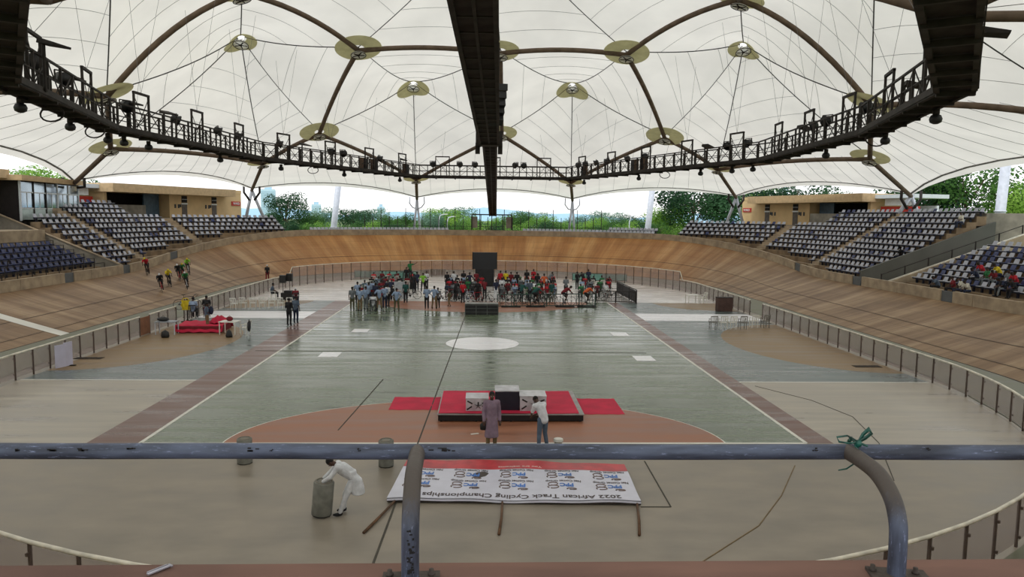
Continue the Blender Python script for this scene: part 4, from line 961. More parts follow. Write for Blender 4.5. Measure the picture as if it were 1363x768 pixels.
# glazed commentary box
ga_ = GY(27, 265, 62.8); gb_ = GY(104.5, 268, 73.5)
gbx = empty('glazed_box', (ga_.x, ga_.y, 6.4), 0, 'glazed commentary box with five window bays above the left stand', 'building')
a = Vector((ga_.x, ga_.y, 0)); b = Vector((gb_.x, gb_.y, 0)); u = (b-a).normalized(); out = Vector((-abs(u.y), u.x*(1 if u.y > 0 else -1), 0)).normalized(); L_ = (b-a).length; M = Matrix((u, out, Vector((0, 0, 1)))).transposed()
def gx_(name, t0, t1, d0, d1, z0, z1, m, par=gbx):
    mb = MB(); mb.box(u*((t0+t1)/2)+out*((d0+d1)/2)+Vector((0, 0, (z0+z1)/2-6.4)), (t1-t0, abs(d1-d0), z1-z0), M=M); return mb.build(name, m, par)
z_b = 6.1; z_t = 9.45
gx_('back_wall', 0, L_, 4, 4.2, 5.5, z_t, M_concg); gx_('base_slab', -.1, L_+.1, -.1, 4.2, 6.1, z_b, M_awn); gx_('roof_slab', -.6, L_+.4, -.5, 4.6, z_t, z_t+.45, M_slab)
gx_('end_wall', L_-.1, L_, .1, 4, z_b, z_t, M_glass); gx_('end_wall', 0, .1, .1, 4, z_b, z_t, M_dark)
M_pale = mat('pale_panel', srgb(176, 190, 186), .2, var=.08, scale=1.5, metal=.2)
for i in range(5):
    t0 = L_*i/5; t1 = L_*(i+1)/5
    gx_('mullion', t0-.07, t0+.07, -.06, .08, z_b, z_t, M_awn if i not in (1, 2) else M_steel)
    gx_('lower_panel', t0+.08, t1-.08, 0, .04, z_b+.08, z_b+1.0, M_pale); gx_('window_pane', t0+.08, (t0+t1)/2-.03, 0, .04, z_b+1.12, z_b+2.35, M_glass); gx_('window_pane', (t0+t1)/2+.03, t1-.08, .03, .07, z_b+1.12, z_b+2.35, M_glass)
    gx_('window_pane', t0+.08, t1-.08, 0, .04, z_b+2.45, z_t-.1, M_glass); gx_('pane_stile', (t0+t1)/2-.03, (t0+t1)/2+.03, -.03, .06, z_b+1.1, z_b+2.4, M_awn)
gx_('mullion', L_-.07, L_+.07, -.06, .08, z_b, z_t, M_awn)
for z in (z_b+1.05, z_b+2.4): gx_('transom', 0, L_, -.04, .06, z-.05, z+.05, M_awn)
mb = MB(); mb.box((0, 0, 0), (1, 1, 1))
# lounge at the left edge
lb = empty('lounge_block', (-XR-12, 55, 6.3), 0, 'dark-fronted lounge block with roof slab at the far left edge', 'building'); lo = Vector(lb.location)
def lx_(name, x0, x1, y0, y1, z0, z1, m): mb = MB(); mb.box(Vector(((x0+x1)/2, (y0+y1)/2, (z0+z1)/2))-lo, (abs(x1-x0), y1-y0, z1-z0)); return mb.build(name, m, lb)
lx_('back_wall', -46, -45, 44, 62, 6.3, 9.6, M_dark); lx_('roof_slab', -46, -39.2, 44, 62.4, 9.6, 10.3, M_slab); lx_('sill', -41, -40.6, 44, 62, 6.3, 7.0, M_concg)
for y in (48, 52, 56, 60): lx_('window_frame', -41, -40.8, y-.06, y+.06, 7.0, 9.6, M_steel)
lx_('transom', -41, -40.8, 44, 62, 9.0, 9.1, M_steel); lx_('roof_unit', -43.5, -42.3, 56, 57.2, 10.3, 11.0, M_concg)
# fence / rail poles along the far rim
pe = empty('pole_fence', (0, 100, 4.6), 0, 'row of thin dark poles with a top wire along the far rim', 'fence')
for i in range(30):
    th = R(60+60*i/29); p, n, _ = stad(STL+th*TA, TW+1.6); h = 2.2 if i % 3 else 3.3
    mb = MB(); mb.tube([(0, 0, 0), (0, 0, h)], .05, 5); mb.build('pole', M_steel, pe, loc=Vector((p.x, p.y, 4.6))-Vector(pe.location))
mb = MB(); mb.tube([Vector((*(stad(STL+R(60+60*i/29)*TA, TW+1.6)[0].xy), 5.5))-Vector(pe.location) for i in range(30)], .025, 4); mb.build('top_wire', M_steel, pe)

# ================================================================== BEYOND: trees, towers, hills
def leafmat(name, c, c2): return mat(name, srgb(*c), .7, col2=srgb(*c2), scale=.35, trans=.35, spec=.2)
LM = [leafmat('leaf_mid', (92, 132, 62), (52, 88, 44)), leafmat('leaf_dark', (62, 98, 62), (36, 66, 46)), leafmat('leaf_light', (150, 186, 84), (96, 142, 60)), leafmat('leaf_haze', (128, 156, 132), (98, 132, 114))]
M_bark = mat('bark', srgb(84, 70, 56), .9)
def crown(seed, n=5600, flat=.8):
    r = random.Random(seed); mb = MB(); blobs = []
    for i in range(13):
        a = r.uniform(0, 2*PI); q = math.sqrt(r.random())*.62; blobs.append((Vector((math.cos(a)*q, math.sin(a)*q, r.uniform(-.45, .62)*flat)), r.uniform(.26, .42)))
    for i in range(n):
        c, R_ = r.choice(blobs); v = Vector((r.gauss(0, 1), r.gauss(0, 1), r.gauss(0, 1))).normalized(); p = c+v*R_*r.uniform(.72, 1.03); p.z = p.z
        sz = r.uniform(.013, .028); t = Vector((r.gauss(0, 1), r.gauss(0, 1), r.gauss(0, .6))).normalized(); b = t.cross(v).normalized() if abs(t.dot(v)) < .95 else Vector((0, 0, 1)); t = (t-v*t.dot(v)*.6).normalized()
        mb.add([p-t*sz-b*sz*.6, p+t*sz*.2-b*sz, p+t*sz*1.2, p+b*sz], [(0, 1, 2, 3)])
    return mb
CR = {}
def crownme(seed, mi):
    if (seed, mi) not in CR: CR[(seed, mi)] = crown(seed).mesh('foliage', LM[mi])
    return CR[(seed, mi)]
tr_ = MB(); tr_.tube([(0, 0, 0), (.01, .02, .4), (.0, 0, 1.0)], [.035, .028, .02], 7)
for a in range(5): tr_.tube([(0, 0, .55+.06*a), (math.cos(a*1.3)*.28, math.sin(a*1.3)*.28, 1.0+.05*a)], [.016, .007], 5)
trunkme = tr_.mesh('trunk', M_bark)
def tree(px, pytop, Z, w, mi, seed, lab, g='trees beyond the rim', trunk=.35, wide=1.0):
    top = GY(px, pytop, Z); H = top.z; e = empty('tree', (top.x, Z, -.1), seed*1.3, lab, 'tree', g)
    ch = H*(1-trunk*.5); cz = H-ch*.5
    c = link('foliage', crownme(seed % 5, mi), (0, 0, cz+.1), 0, e); c.scale = (w/2, w/2, ch/2*1.25)
    t = link('trunk', trunkme, (0, 0, 0), 0, e); t.scale = (H*.6, H*.6, H*.72)
    return e
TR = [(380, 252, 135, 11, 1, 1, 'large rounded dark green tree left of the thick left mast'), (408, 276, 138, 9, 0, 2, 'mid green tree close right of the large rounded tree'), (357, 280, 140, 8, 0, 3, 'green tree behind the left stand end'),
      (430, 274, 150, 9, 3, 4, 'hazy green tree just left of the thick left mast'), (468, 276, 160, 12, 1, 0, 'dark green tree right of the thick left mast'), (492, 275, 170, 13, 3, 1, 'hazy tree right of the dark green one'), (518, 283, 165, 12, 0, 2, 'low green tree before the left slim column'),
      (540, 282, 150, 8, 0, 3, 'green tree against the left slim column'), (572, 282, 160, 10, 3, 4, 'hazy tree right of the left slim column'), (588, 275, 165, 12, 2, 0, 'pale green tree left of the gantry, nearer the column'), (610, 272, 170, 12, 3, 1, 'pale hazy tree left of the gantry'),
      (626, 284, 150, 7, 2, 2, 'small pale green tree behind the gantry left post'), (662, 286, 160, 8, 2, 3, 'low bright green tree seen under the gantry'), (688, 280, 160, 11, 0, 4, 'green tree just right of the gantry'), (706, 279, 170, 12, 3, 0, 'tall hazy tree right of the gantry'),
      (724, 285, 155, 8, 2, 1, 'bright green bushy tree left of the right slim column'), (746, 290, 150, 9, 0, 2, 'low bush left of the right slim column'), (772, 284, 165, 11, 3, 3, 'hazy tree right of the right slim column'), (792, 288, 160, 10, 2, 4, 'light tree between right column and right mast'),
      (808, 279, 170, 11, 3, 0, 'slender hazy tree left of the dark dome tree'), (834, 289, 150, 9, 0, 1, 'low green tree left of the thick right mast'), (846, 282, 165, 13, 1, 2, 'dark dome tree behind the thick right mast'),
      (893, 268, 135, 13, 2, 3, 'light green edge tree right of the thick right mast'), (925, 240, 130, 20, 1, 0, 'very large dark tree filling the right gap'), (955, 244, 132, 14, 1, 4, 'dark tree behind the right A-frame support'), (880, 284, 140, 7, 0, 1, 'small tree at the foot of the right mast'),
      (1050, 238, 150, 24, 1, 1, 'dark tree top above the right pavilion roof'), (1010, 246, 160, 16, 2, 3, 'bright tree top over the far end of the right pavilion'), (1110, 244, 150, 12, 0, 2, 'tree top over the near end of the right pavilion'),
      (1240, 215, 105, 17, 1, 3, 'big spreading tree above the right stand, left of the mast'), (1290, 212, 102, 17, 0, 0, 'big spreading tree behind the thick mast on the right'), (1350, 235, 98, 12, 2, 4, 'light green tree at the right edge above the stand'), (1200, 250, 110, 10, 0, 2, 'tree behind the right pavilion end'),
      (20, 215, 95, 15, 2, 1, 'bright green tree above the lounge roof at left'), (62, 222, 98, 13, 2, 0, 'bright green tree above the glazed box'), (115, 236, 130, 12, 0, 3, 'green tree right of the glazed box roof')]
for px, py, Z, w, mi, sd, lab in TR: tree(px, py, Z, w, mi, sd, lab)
for i in range(26):
    px = 335+i*22.5
    e = tree(px, 296-(i*7 % 5), 122+(i*13 % 11), 7, (0, 2, 1)[i % 3], i+7, 'low %s bush, %s from the left behind the far rim' % (('green', 'pale green', 'dark green')[i % 3], ordw(i)), 'bushes behind the far rim', .1)
    e.name = 'bush'; e['category'] = 'bush'
M_tower = mat('hazy_tower', srgb(196, 222, 236), .5, var=.02); M_tower2 = mat('hazy_tower_band', srgb(176, 206, 224), .5, var=.02)  # distance haze is mixed into both tower colours
for px, pt, w, Z, lab, fl_n in ((357, 252, 17, 420, 'haze-blue glass office tower far behind the left tree', 14), (421, 272, 12, 600, 'small hazy tower between left trees', 8), (507, 275, 9, 620, 'narrow hazy tower right of the left mast', 8), (1046, 250, 5, 600, 'hazy tower over the right pavilion', 4)):
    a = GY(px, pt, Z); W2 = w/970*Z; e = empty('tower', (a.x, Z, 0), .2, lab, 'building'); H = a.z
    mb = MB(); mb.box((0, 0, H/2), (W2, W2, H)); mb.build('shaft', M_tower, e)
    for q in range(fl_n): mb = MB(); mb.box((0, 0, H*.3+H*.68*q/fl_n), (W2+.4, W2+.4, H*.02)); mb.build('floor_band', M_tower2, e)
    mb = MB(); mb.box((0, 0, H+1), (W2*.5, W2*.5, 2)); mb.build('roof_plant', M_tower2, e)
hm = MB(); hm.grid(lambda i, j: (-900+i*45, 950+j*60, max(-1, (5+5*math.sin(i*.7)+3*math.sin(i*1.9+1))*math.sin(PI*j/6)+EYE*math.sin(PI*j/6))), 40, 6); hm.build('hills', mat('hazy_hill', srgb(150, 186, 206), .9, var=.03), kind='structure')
# street lamps behind the rim
for px, pt, lab in ((584, 285, 'pale curved street lamp left of the gantry'), (595, 288, 'second pale street lamp left of the gantry'), (838, 287, 'pale street lamp left of the right mast')):
    a = GY(px, pt, 118); e = empty('street_lamp', (a.x, 118, 0), 0, lab, 'street lamp'); mb = MB(); mb.tube([(0, 0, 0), (0, 0, a.z-1), (.25, 0, a.z-.2), (.9, 0, a.z)], .09, 7); mb.build('pole', M_galv, e); mb = MB(); mb.box((1.1, 0, a.z), (.6, .25, .12)); mb.build('lamp_head', M_white, e)
# ================================================================== PEOPLE
M_skin = mat('dark_skin', srgb(74, 50, 38), .55, var=.08); M_hair = mat('black_hair', srgb(18, 15, 14), .8)
def cloth(name, c, v=.1): return mat('cloth_'+name, srgb(*c), .85, var=v, scale=6)
CL = {k: cloth(k, c) for k, c in dict(red=(178, 28, 42), white=(214, 216, 220), blue=(142, 162, 190), navy=(34, 42, 66), black=(24, 24, 28), grey=(112, 118, 122), khaki=(116, 98, 70), green=(40, 110, 60), lime=(130, 190, 60), yellow=(214, 190, 40), darkred=(116, 24, 34), lilac=(134, 114, 130), slate=(86, 100, 118), olive=(84, 82, 58), orange=(206, 96, 54), cream=(206, 200, 184), teal=(30, 80, 76)).items()}
DG = None
def remesh(mb, voxel, name, smooth=2, m=None):
    me = mb.mesh('tmp'); o = bpy.data.objects.new('tmp', me); COL.objects.link(o)
    md = o.modifiers.new('r', 'REMESH'); md.mode = 'VOXEL'; md.voxel_size = voxel; md.use_smooth_shade = True
    if smooth: sm = o.modifiers.new('s', 'SMOOTH'); sm.factor = .5; sm.iterations = smooth
    bpy.context.view_layer.update(); out = bpy.data.meshes.new_from_object(o.evaluated_get(bpy.context.evaluated_depsgraph_get()))
    bpy.data.objects.remove(o); bpy.data.meshes.remove(me); out.name = name
    if m: out.materials.clear(); out.materials.append(m)
    return out
def limb(mb, pts, rad, n=10):
    pts = [Vector(p) for p in pts]; mb.tube(pts, rad, n)
    for p, r in zip(pts, rad): mb.ell(p, (r, r, r), n, 8)
def eloft(mb, rings, n=16):                    # rings: (center, rx, ry)
    vs_ = [Vector(c)+Vector((math.cos(2*PI*k/n)*rx, math.sin(2*PI*k/n)*ry, 0)) for c, rx, ry in rings for k in range(n)]
    fs = [(i*n+k, i*n+(k+1) % n, (i+1)*n+(k+1) % n, (i+1)*n+k) for i in range(len(rings)-1) for k in range(n)]
    fs += [tuple(range(n))[::-1], tuple((len(rings)-1)*n+k for k in range(n))]; mb.add(vs_, fs, True)
def mirx(J): return J
BASE = dict(pel=(0, 0, .93), wst=(0, 0, 1.08), chs=(0, .0, 1.28), nck=(0, .01, 1.46), hd=(0, -.02, 1.61), shL=(-.175, .01, 1.40), shR=(.175, .01, 1.40), elL=(-.225, .03, 1.12), elR=(.225, .03, 1.12), wrL=(-.23, -.05, .87), wrR=(.23, -.05, .87),
            hpL=(-.09, 0, .92), hpR=(.09, 0, .92), knL=(-.10, -.02, .50), knR=(.10, -.02, .50), anL=(-.105, .02, .09), anR=(.105, .02, .09))
def P_(**k): d = dict(BASE); d.update(k); return d
POSES = dict(
 stand=P_(),
 fold=P_(elL=(-.24, -.02, 1.13), elR=(.24, -.02, 1.13), wrL=(.02, -.20, 1.14), wrR=(-.04, -.22, 1.10)),
 hips=P_(elL=(-.36, .08, 1.16), elR=(.36, .08, 1.16), wrL=(-.19, -.03, .99), wrR=(.19, -.03, .99), anL=(-.16, .02, .09), anR=(.16, .02, .09), knL=(-.13, -.02, .5), knR=(.13, -.02, .5)),
 walk=P_(knL=(-.10, -.16, .52), anL=(-.10, -.22, .1), knR=(.10, .04, .5), anR=(.10, .26, .13), elL=(-.22, .12, 1.13), wrL=(-.22, .06, .90), elR=(.22, -.06, 1.13), wrR=(.21, -.22, .95)),
 lean=P_(chs=(0, -.14, 1.25), nck=(0, -.24, 1.40), hd=(0, -.34, 1.50), shL=(-.175, -.2, 1.34), shR=(.175, -.2, 1.34), elL=(-.22, -.3, 1.08), elR=(.22, -.3, 1.08), wrL=(-.15, -.48, 1.0), wrR=(.15, -.48, 1.0), wst=(0, -.03, 1.08)),
 point=P_(elR=(.34, -.14, 1.42), wrR=(.52, -.28, 1.55), elL=(-.23, .02, 1.12)),
 sit=P_(pel=(0, .1, .50), wst=(0, .1, .66), chs=(0, .07, .86), nck=(0, .05, 1.05), hd=(0, .01, 1.20), shL=(-.175, .06, .99), shR=(.175, .06, .99), elL=(-.23, -.02, .74), elR=(.23, -.02, .74), wrL=(-.13, -.22, .64), wrR=(.13, -.22, .64),
        hpL=(-.09, .08, .50), hpR=(.09, .08, .50), knL=(-.12, -.34, .50), knR=(.12, -.34, .50), anL=(-.12, -.34, .09), anR=(.12, -.34, .09)),
 sitf=P_(pel=(0, .1, .50), wst=(0, .06, .66), chs=(0, -.07, .82), nck=(0, -.17, .98), hd=(0, -.27, 1.08), shL=(-.175, -.13, .93), shR=(.175, -.13, .93), elL=(-.23, -.24, .70), elR=(.23, -.24, .70), wrL=(-.05, -.38, .62), wrR=(.05, -.38, .62),
        hpL=(-.09, .08, .50), hpR=(.09, .08, .50), knL=(-.14, -.34, .50), knR=(.14, -.34, .50), anL=(-.12, -.30, .09), anR=(.12, -.38, .09)),
 cyc=P_(pel=(0, .20, 1.0), wst=(0, .08, 1.12), chs=(0, -.12, 1.26), nck=(0, -.30, 1.36), hd=(0, -.43, 1.44), shL=(-.17, -.24, 1.32), shR=(.17, -.24, 1.32), elL=(-.22, -.40, 1.13), elR=(.22, -.40, 1.13), wrL=(-.19, -.54, 1.0), wrR=(.19, -.54, 1.0),
        hpL=(-.09, .18, .98), hpR=(.09, .18, .98), knL=(-.10, -.16, .86), knR=(.10, -.14, .62), anL=(-.10, -.02, .50), anR=(.10, .02, .24)),
 bend=P_(pel=(0, .36, .87), wst=(0, .28, 1.0), chs=(0, .08, 1.15), nck=(0, -.09, 1.27), hd=(0, -.20, 1.33), shL=(-.18, -.03, 1.23), shR=(.18, -.03, 1.23), elL=(-.22, -.2, 1.02), elR=(.22, -.2, 1.02), wrL=(-.13, -.38, .88), wrR=(.12, -.38, .88),
        hpL=(-.09, .34, .86), hpR=(.09, .34, .86), knL=(-.11, .14, .47), knR=(.13, .16, .47), anL=(-.13, .10, .09), anR=(.15, .02, .09)),
 stoop=P_(pel=(0, .05, .93), wst=(0, .0, 1.07), chs=(0, -.12, 1.24), nck=(0, -.24, 1.38), hd=(.0, -.37, 1.44), shL=(-.18, -.19, 1.32), shR=(.18, -.19, 1.32), elL=(-.2, -.3, 1.07), elR=(.2, -.3, 1.07), wrL=(-.08, -.46, .96), wrR=(.1, -.46, .94),
        knL=(-.10, -.02, .50), anL=(-.13, .06, .09), knR=(.13, .0, .5), anR=(.2, .08, .09)),
)
PM = {}
def hand(mb, wr, el, fine, curl=.5, side=1):
    w = Vector(wr); d = (w-Vector(el)).normalized(); up = Vector((0, -1, .2)) if abs(d.y) < .8 else Vector((0, 0, 1)); s_ = d.cross(up).normalized(); pn = s_.cross(d).normalized()
    if not fine: mb.ell(w+d*.07, (.042, .035, .06), 8, 6, M=Vector((0, 0, 1)).rotation_difference(d).to_matrix()); mb.tube([w+d*.03, w+d*.07+s_*.045*side], .014, 6); return
    mb.ell(w+d*.055, (.042, .02, .055), 10, 8, M=Matrix((s_, pn, d)).transposed())
    for q, L_ in enumerate((.07, .08, .075, .06)):
        b0 = w+d*.085+s_*(-.03+.02*q); p1 = b0+d*L_*.45-pn*.008; p2 = p1+(d*.8-pn*curl).normalized()*L_*.35; p3 = p2+(d*.4-pn*curl*1.6).normalized()*L_*.3
        mb.tube([b0-d*.02, p1, p2, p3], [.0095, .009, .0085, .007], 7)
    t0 = w+d*.03+s_*.03*side; mb.tube([t0, t0+s_*.025*side+d*.02-pn*.01, t0+s_*.03*side+d*.055-pn*.02], [.012, .011, .009], 7)
def person_meshes(pose, sleeve='short', bottom='long', fine=False, robe=None):
    key = (pose, sleeve, bottom, fine, robe)
    if key in PM: return PM[key]
    J = {k: Vector(v) for k, v in POSES[pose].items()}; vx = .009 if fine else .02; out = {}
    mb = MB(); hd = J['hd']; ax = (hd-J['nck']).normalized(); fw = Vector((0, -1, 0)); fw = (fw-ax*fw.dot(ax)).normalized(); sx = fw.cross(ax).normalized()*-1
    Mh = Matrix((sx, -fw, ax)).transposed()
    mb.ell(hd+ax*.02, (.074, .094, .10), 14, 10, M=Mh); mb.ell(hd-ax*.055+fw*.022, (.055, .062, .062), 12, 8, M=Mh)
    mb.ell(hd+fw*.098-ax*.012, (.014, .018, .024), 8, 6, M=Mh); mb.ell(hd+fw*.083-ax*.055, (.026, .014, .012), 8, 6, M=Mh); mb.ell(hd+fw*.083+ax*.022, (.045, .012, .010), 8, 6, M=Mh)
    for q in (-1, 1): mb.ell(hd+sx*q*.078-ax*.005, (.012, .02, .03), 8, 6, M=Mh)
    limb(mb, [J['chs'], J['nck'], hd-ax*.05], [.07, .055, .053])
    limb(mb, [J['pel'], J['wst'], J['chs']], [.115, .105, .125]); limb(mb, [J['shL'], J['chs']+Vector((0, 0, .06)), J['shR']], [.055, .08, .055])
    for q, sd in (('L', 1), ('R', -1)):
        limb(mb, [J['sh'+q], J['el'+q], J['wr'+q]], [.052, .038, .026]); hand(mb, J['wr'+q], J['el'+q], fine, side=sd)
        limb(mb, [J['hp'+q], J['kn'+q], J['kn'+q].lerp(J['an'+q], .3), J['an'+q]], [.082, .052, .054, .034])
    out['body'] = remesh(mb, vx, 'body', 1 if fine else 2, M_skin)
    mb = MB(); mb.ell(hd+ax*.036-fw*.012, (.083, .1, .094), 12, 8, M=Mh); h = mb.mesh('hair', M_hair)
    # trim the cap below the brow line
    bm = bmesh.new(); bm.from_mesh(h); bmesh.ops.bisect_plane(bm, geom=bm.verts[:]+bm.edges[:]+bm.faces[:], plane_co=hd+ax*.03+fw*.05, plane_no=(ax-fw*.75), clear_inner=True); bm.to_mesh(h); bm.free(); out['hair'] = h
    mb = MB(); g = .018
    if robe is None:
        limb(mb, [J['pel']+Vector((0, 0, .0)), J['wst'], J['chs'], J['nck']-ax*.05], [.138, .138, .155, .075], 14); limb(mb, [J['shL'], J['chs']+(J['nck']-J['chs'])*.55, J['shR']], [.078, .1, .078])
        for q in 'LR': limb(mb, [J['sh'+q], J['chs']], [.075, .12])
        for q in 'LR':
            e = J['el'+q] if sleeve == 'short' else J['wr'+q]; mid = J['el'+q]
            if sleeve == 'short': limb(mb, [J['sh'+q], J['sh'+q].lerp(mid, .75)], [.068, .06])
            else: limb(mb, [J['sh'+q], mid, J['wr'+q].lerp(mid, .08)], [.068, .052, .04])
    else:
        # long kaftan: torso chain then a flared skirt
        limb(mb, [J['wst'], J['chs'], J['nck']-ax*.05], [.15, .165, .076], 14); limb(mb, [J['shL'], J['chs']+(J['nck']-J['chs'])*.55, J['shR']], [.08, .105, .08])
        for q in 'LR': limb(mb, [J['sh'+q], J['chs']], [.08, .13])
        for q in 'LR': limb(mb, [J['sh'+q], J['el'+q], J['wr'+q].lerp(J['el'+q], .08)], [.074, .062, .05])
        w = J['wst']; p = J['pel']; kb = (J['knL']+J['knR'])/2
        if robe == 'long': eloft(mb, [(w+Vector((0, 0, .06)), .15, .12), (w, .155, .125), (p, .175, .145), (p.lerp(kb, .5), .19, .15), (kb+Vector((0, 0, -.02)), .205, .16), (kb+Vector((0, 0, -.12)), .21, .165)])
        else:
            eloft(mb, [(w+Vector((0, 0, .10)), .15, .13), (w, .16, .15), (p+Vector((0, .02, 0)), .18, .17), (p+Vector((0, .05, -.18)), .20, .19), (p+Vector((0, .09, -.36)), .21, .17)])
    out['kaftan' if robe else 'shirt'] = remesh(mb, .014 if fine else .024, 'shirt', 2)
    mb = MB()
    limb(mb, [J['hpL'], J['pel'], J['hpR']], [.098, .12, .098])
    for q in 'LR':
        k, a = J['kn'+q], J['an'+q]
        if bottom == 'long': limb(mb, [J['hp'+q], k, a+(k-a)*.06], [.1, .072, .056])
        else: limb(mb, [J['hp'+q], J['hp'+q].lerp(k, .85)], [.1, .078])
    out['trousers' if bottom == 'long' else 'shorts'] = remesh(mb, .014 if fine else .024, 'trousers', 2)
    mb = MB()
    for q in 'LR':
        a = J['an'+q]; mb.ell(a+Vector((0, -.055, -.045)), (.046, .125, .04), 10, 6); mb.ell(a+Vector((0, .02, -.01)), (.042, .05, .055), 8, 6)
    out['shoes'] = mb.mesh('shoes')
    if fine:
        mb = MB()
        for q in (-1, 1): mb.ell(hd+fw*.084+sx*q*.03+ax*.006, (.012, .007, .008), 8, 6, M=Mh)
        out['eyes'] = mb.mesh('eyes', mat('eye_white', srgb(225, 220, 212), .3))
    PM[key] = out; return out
def person(loc, rz, pose, top, bot, label, group=None, sleeve='short', bottom='long', scale=1.0, fine=False, robe=None, shoe='black', cap=None, bag=None):
    e = empty('person', loc, rz, label, 'person', group); e.scale = (scale,)*3
    for nm, me in person_meshes(pose, sleeve, bottom, fine, robe).items():
        o = bpy.data.objects.new(nm, me); COL.objects.link(o); o.parent = e
        mm = {'shirt': top, 'kaftan': top, 'trousers': bot, 'shorts': bot, 'shoes': shoe}.get(nm)
        if nm == 'hair' and cap: mm = cap
        if mm:
            if not me.materials: me.materials.append(CL[mm])
            o.material_slots[0].link = 'OBJECT'; o.material_slots[0].material = CL[mm]
    return e
# ------------------------------------------------------------------ furniture prototypes
M_plw = mat('white_plastic', srgb(222, 220, 212), .45, var=.03); M_plg = mat('grey_plastic', srgb(120, 118, 110), .5, var=.05); M_plk = mat('dark_plastic', srgb(40, 42, 46), .5)
def chair_parts(m):
    s = MB(); s.box((0, 0, .44), (.44, .42, .03)); s.box((0, -.2, .42), (.44, .03, .06))
    b = MB()
    for x in (-.2, .2): b.bar((x, .19, .44), (x*1.02, .27, .84), .04)
    b.bar((-.21, .27, .84), (.21, .27, .84), .05, .06)
    for x in (-.11, -.04, .04, .11): b.bar((x*.8, .2, .46), (x, .268, .83), .022)
    for x in (-.2, .2): b.bar((x*1.1, -.15, .64), (x*1.1, .23, .66), .035); b.bar((x*1.1, -.15, .44), (x*1.1, -.15, .65), .035)
    l = MB(); l.bar((0, 0, 0), (0, 0, .43), .035, .045)
    return s.mesh('seat', m), b.mesh('backrest', m), l.mesh('leg', m)
CHP = {'white': chair_parts(M_plw), 'grey': chair_parts(M_plg), 'dark': chair_parts(M_plk)}
def chair(loc, rz, kind, label, group=None):
    e = empty('plastic_chair', loc, rz, label, 'chair', group); s, b, l = CHP[kind]; link('seat', s, parent=e); link('backrest', b, parent=e)
    for x in (-.19, .19):
        for y in (-.18, .18): link('leg', l, (x, y, 0), 0, e)
    return e
# bicycle
def bike_meshes():
    f = MB(); r = .018
    A = Vector((0, .50, .34)); B = Vector((0, -.52, .34)); BB = Vector((0, .06, .28)); ST_ = Vector((0, .20, .82)); HT = Vector((0, -.38, .86)); HB = Vector((0, -.42, .70))
    for a, b in ((BB, ST_), (ST_, HT), (BB, HB), (HT, HB)): f.tube([a, b], .02, 6)
    for x in (-.05, .05): f.tube([BB+Vector((x, 0, 0)), A+Vector((x, 0, 0))], .012, 5); f.tube([ST_, A+Vector((x, 0, 0))], .01, 5); f.tube([HB, B+Vector((x, 0, 0))], .014, 5)
    f.tube([ST_, ST_+Vector((0, .03, .12))], .014, 6)
    w = MB(); w.tube([(0, math.cos(2*PI*i/22)*.335, math.sin(2*PI*i/22)*.335) for i in range(22)], .017, 6, closed=True)
    for i in range(10): a = 2*PI*i/10; w.tube([(0, 0, 0), (0, math.cos(a)*.33, math.sin(a)*.33)], .004, 3, False)
    w.tube([(-.04, 0, 0), (.04, 0, 0)], .03, 8)
    h = MB(); h.tube([(-.21, -.56, .86), (-.21, -.62, .93), (-.2, -.52, .98), (-.18, -.46, .97), (0, -.44, .97), (.18, -.46, .97), (.2, -.52, .98), (.21, -.62, .93), (.21, -.56, .86)], .014, 6); h.tube([(0, -.38, .86), (0, -.44, .97)], .014, 6)
    s = MB(); s.ell((0, .22, .96), (.06, .13, .025), 10, 6)
    c = MB(); c.lathe((.03, .06, .28), [(.09, 0), (.09, .006)], 14, M=Matrix.Rotation(PI/2, 3, 'Y')); c.tube([(-.07, .06, .28), (-.07, .06-.0, .12)], .012, 5); c.tube([(.07, .06, .28), (.07, .06, .44)], .012, 5); c.box((-.12, .06, .12), (.09, .07, .02)); c.box((.12, .06, .44), (.09, .07, .02))
    return f.mesh('frame'), w.mesh('wheel', M_black), h.mesh('handlebar', M_black), s.mesh('saddle', M_black), c.mesh('crank', M_steel)
BK = bike_meshes()
def bike(loc, rz, col, label, group=None, lean=0.0):
    e = empty('bicycle', loc, rz, label, 'bicycle', group); e.rotation_euler = (0, lean, rz)
    f = bpy.data.objects.new('frame', BK[0]); COL.objects.link(f); f.parent = e
    if not BK[0].materials: BK[0].materials.append(CL[col])
    f.material_slots[0].link = 'OBJECT'; f.material_slots[0].material = CL[col]
    link('wheel', BK[1], (0, .50, .352), 0, e); link('wheel', BK[1], (0, -.52, .352), 0, e); link('handlebar', BK[2], parent=e); link('saddle', BK[3], parent=e); link('crank', BK[4], parent=e); return e
def g2(px, py, z=0.0): p = G(px, py, z); return p
# ================================================================== NEAR FLOOR PROPS AND PEOPLE
# man in white kaftan bending over the concrete drum
dp = g2(428, 686); M_drum = mat('cast_concrete', srgb(128, 128, 120), .9, var=.12, scale=5, bump=.3)
def drum(loc, h, r, tilt, label, g=None):
    e = empty('concrete_drum', loc, 0, label, 'drum', g); mb = MB(); mb.lathe((0, 0, 0), [(r*.92, 0), (r, .03), (r, h-.02), (r*.96, h)], 10); d = mb.build('drum_body', M_drum, e)
    mb = MB(); mb.tube([(math.cos(a)*r*.8, math.sin(a)*r*.8, h+.005) for a in [2*PI*i/14 for i in range(14)]], .015, 5, closed=True); mb.box((0, 0, h-.002), (r*.9, r*.9, .012)); mb.build('rim_ring', M_concg, e)
    mb = MB(); mb.lathe((0, 0, -.0), [(r*.98, 0), (r*.98, .04)], 10); mb.build('rubber_foot', M_black, e); e.rotation_euler = tilt; return e
drum(dp+Vector((0, 0, .03)), .80, .235, (R(2), R(5), .2), 'grey concrete drum being tilted by the man in white')
drum(g2(326, 616), .70, .215, (0, 0, 0), 'grey concrete drum standing left, half behind the guard rail', 'standing drums')
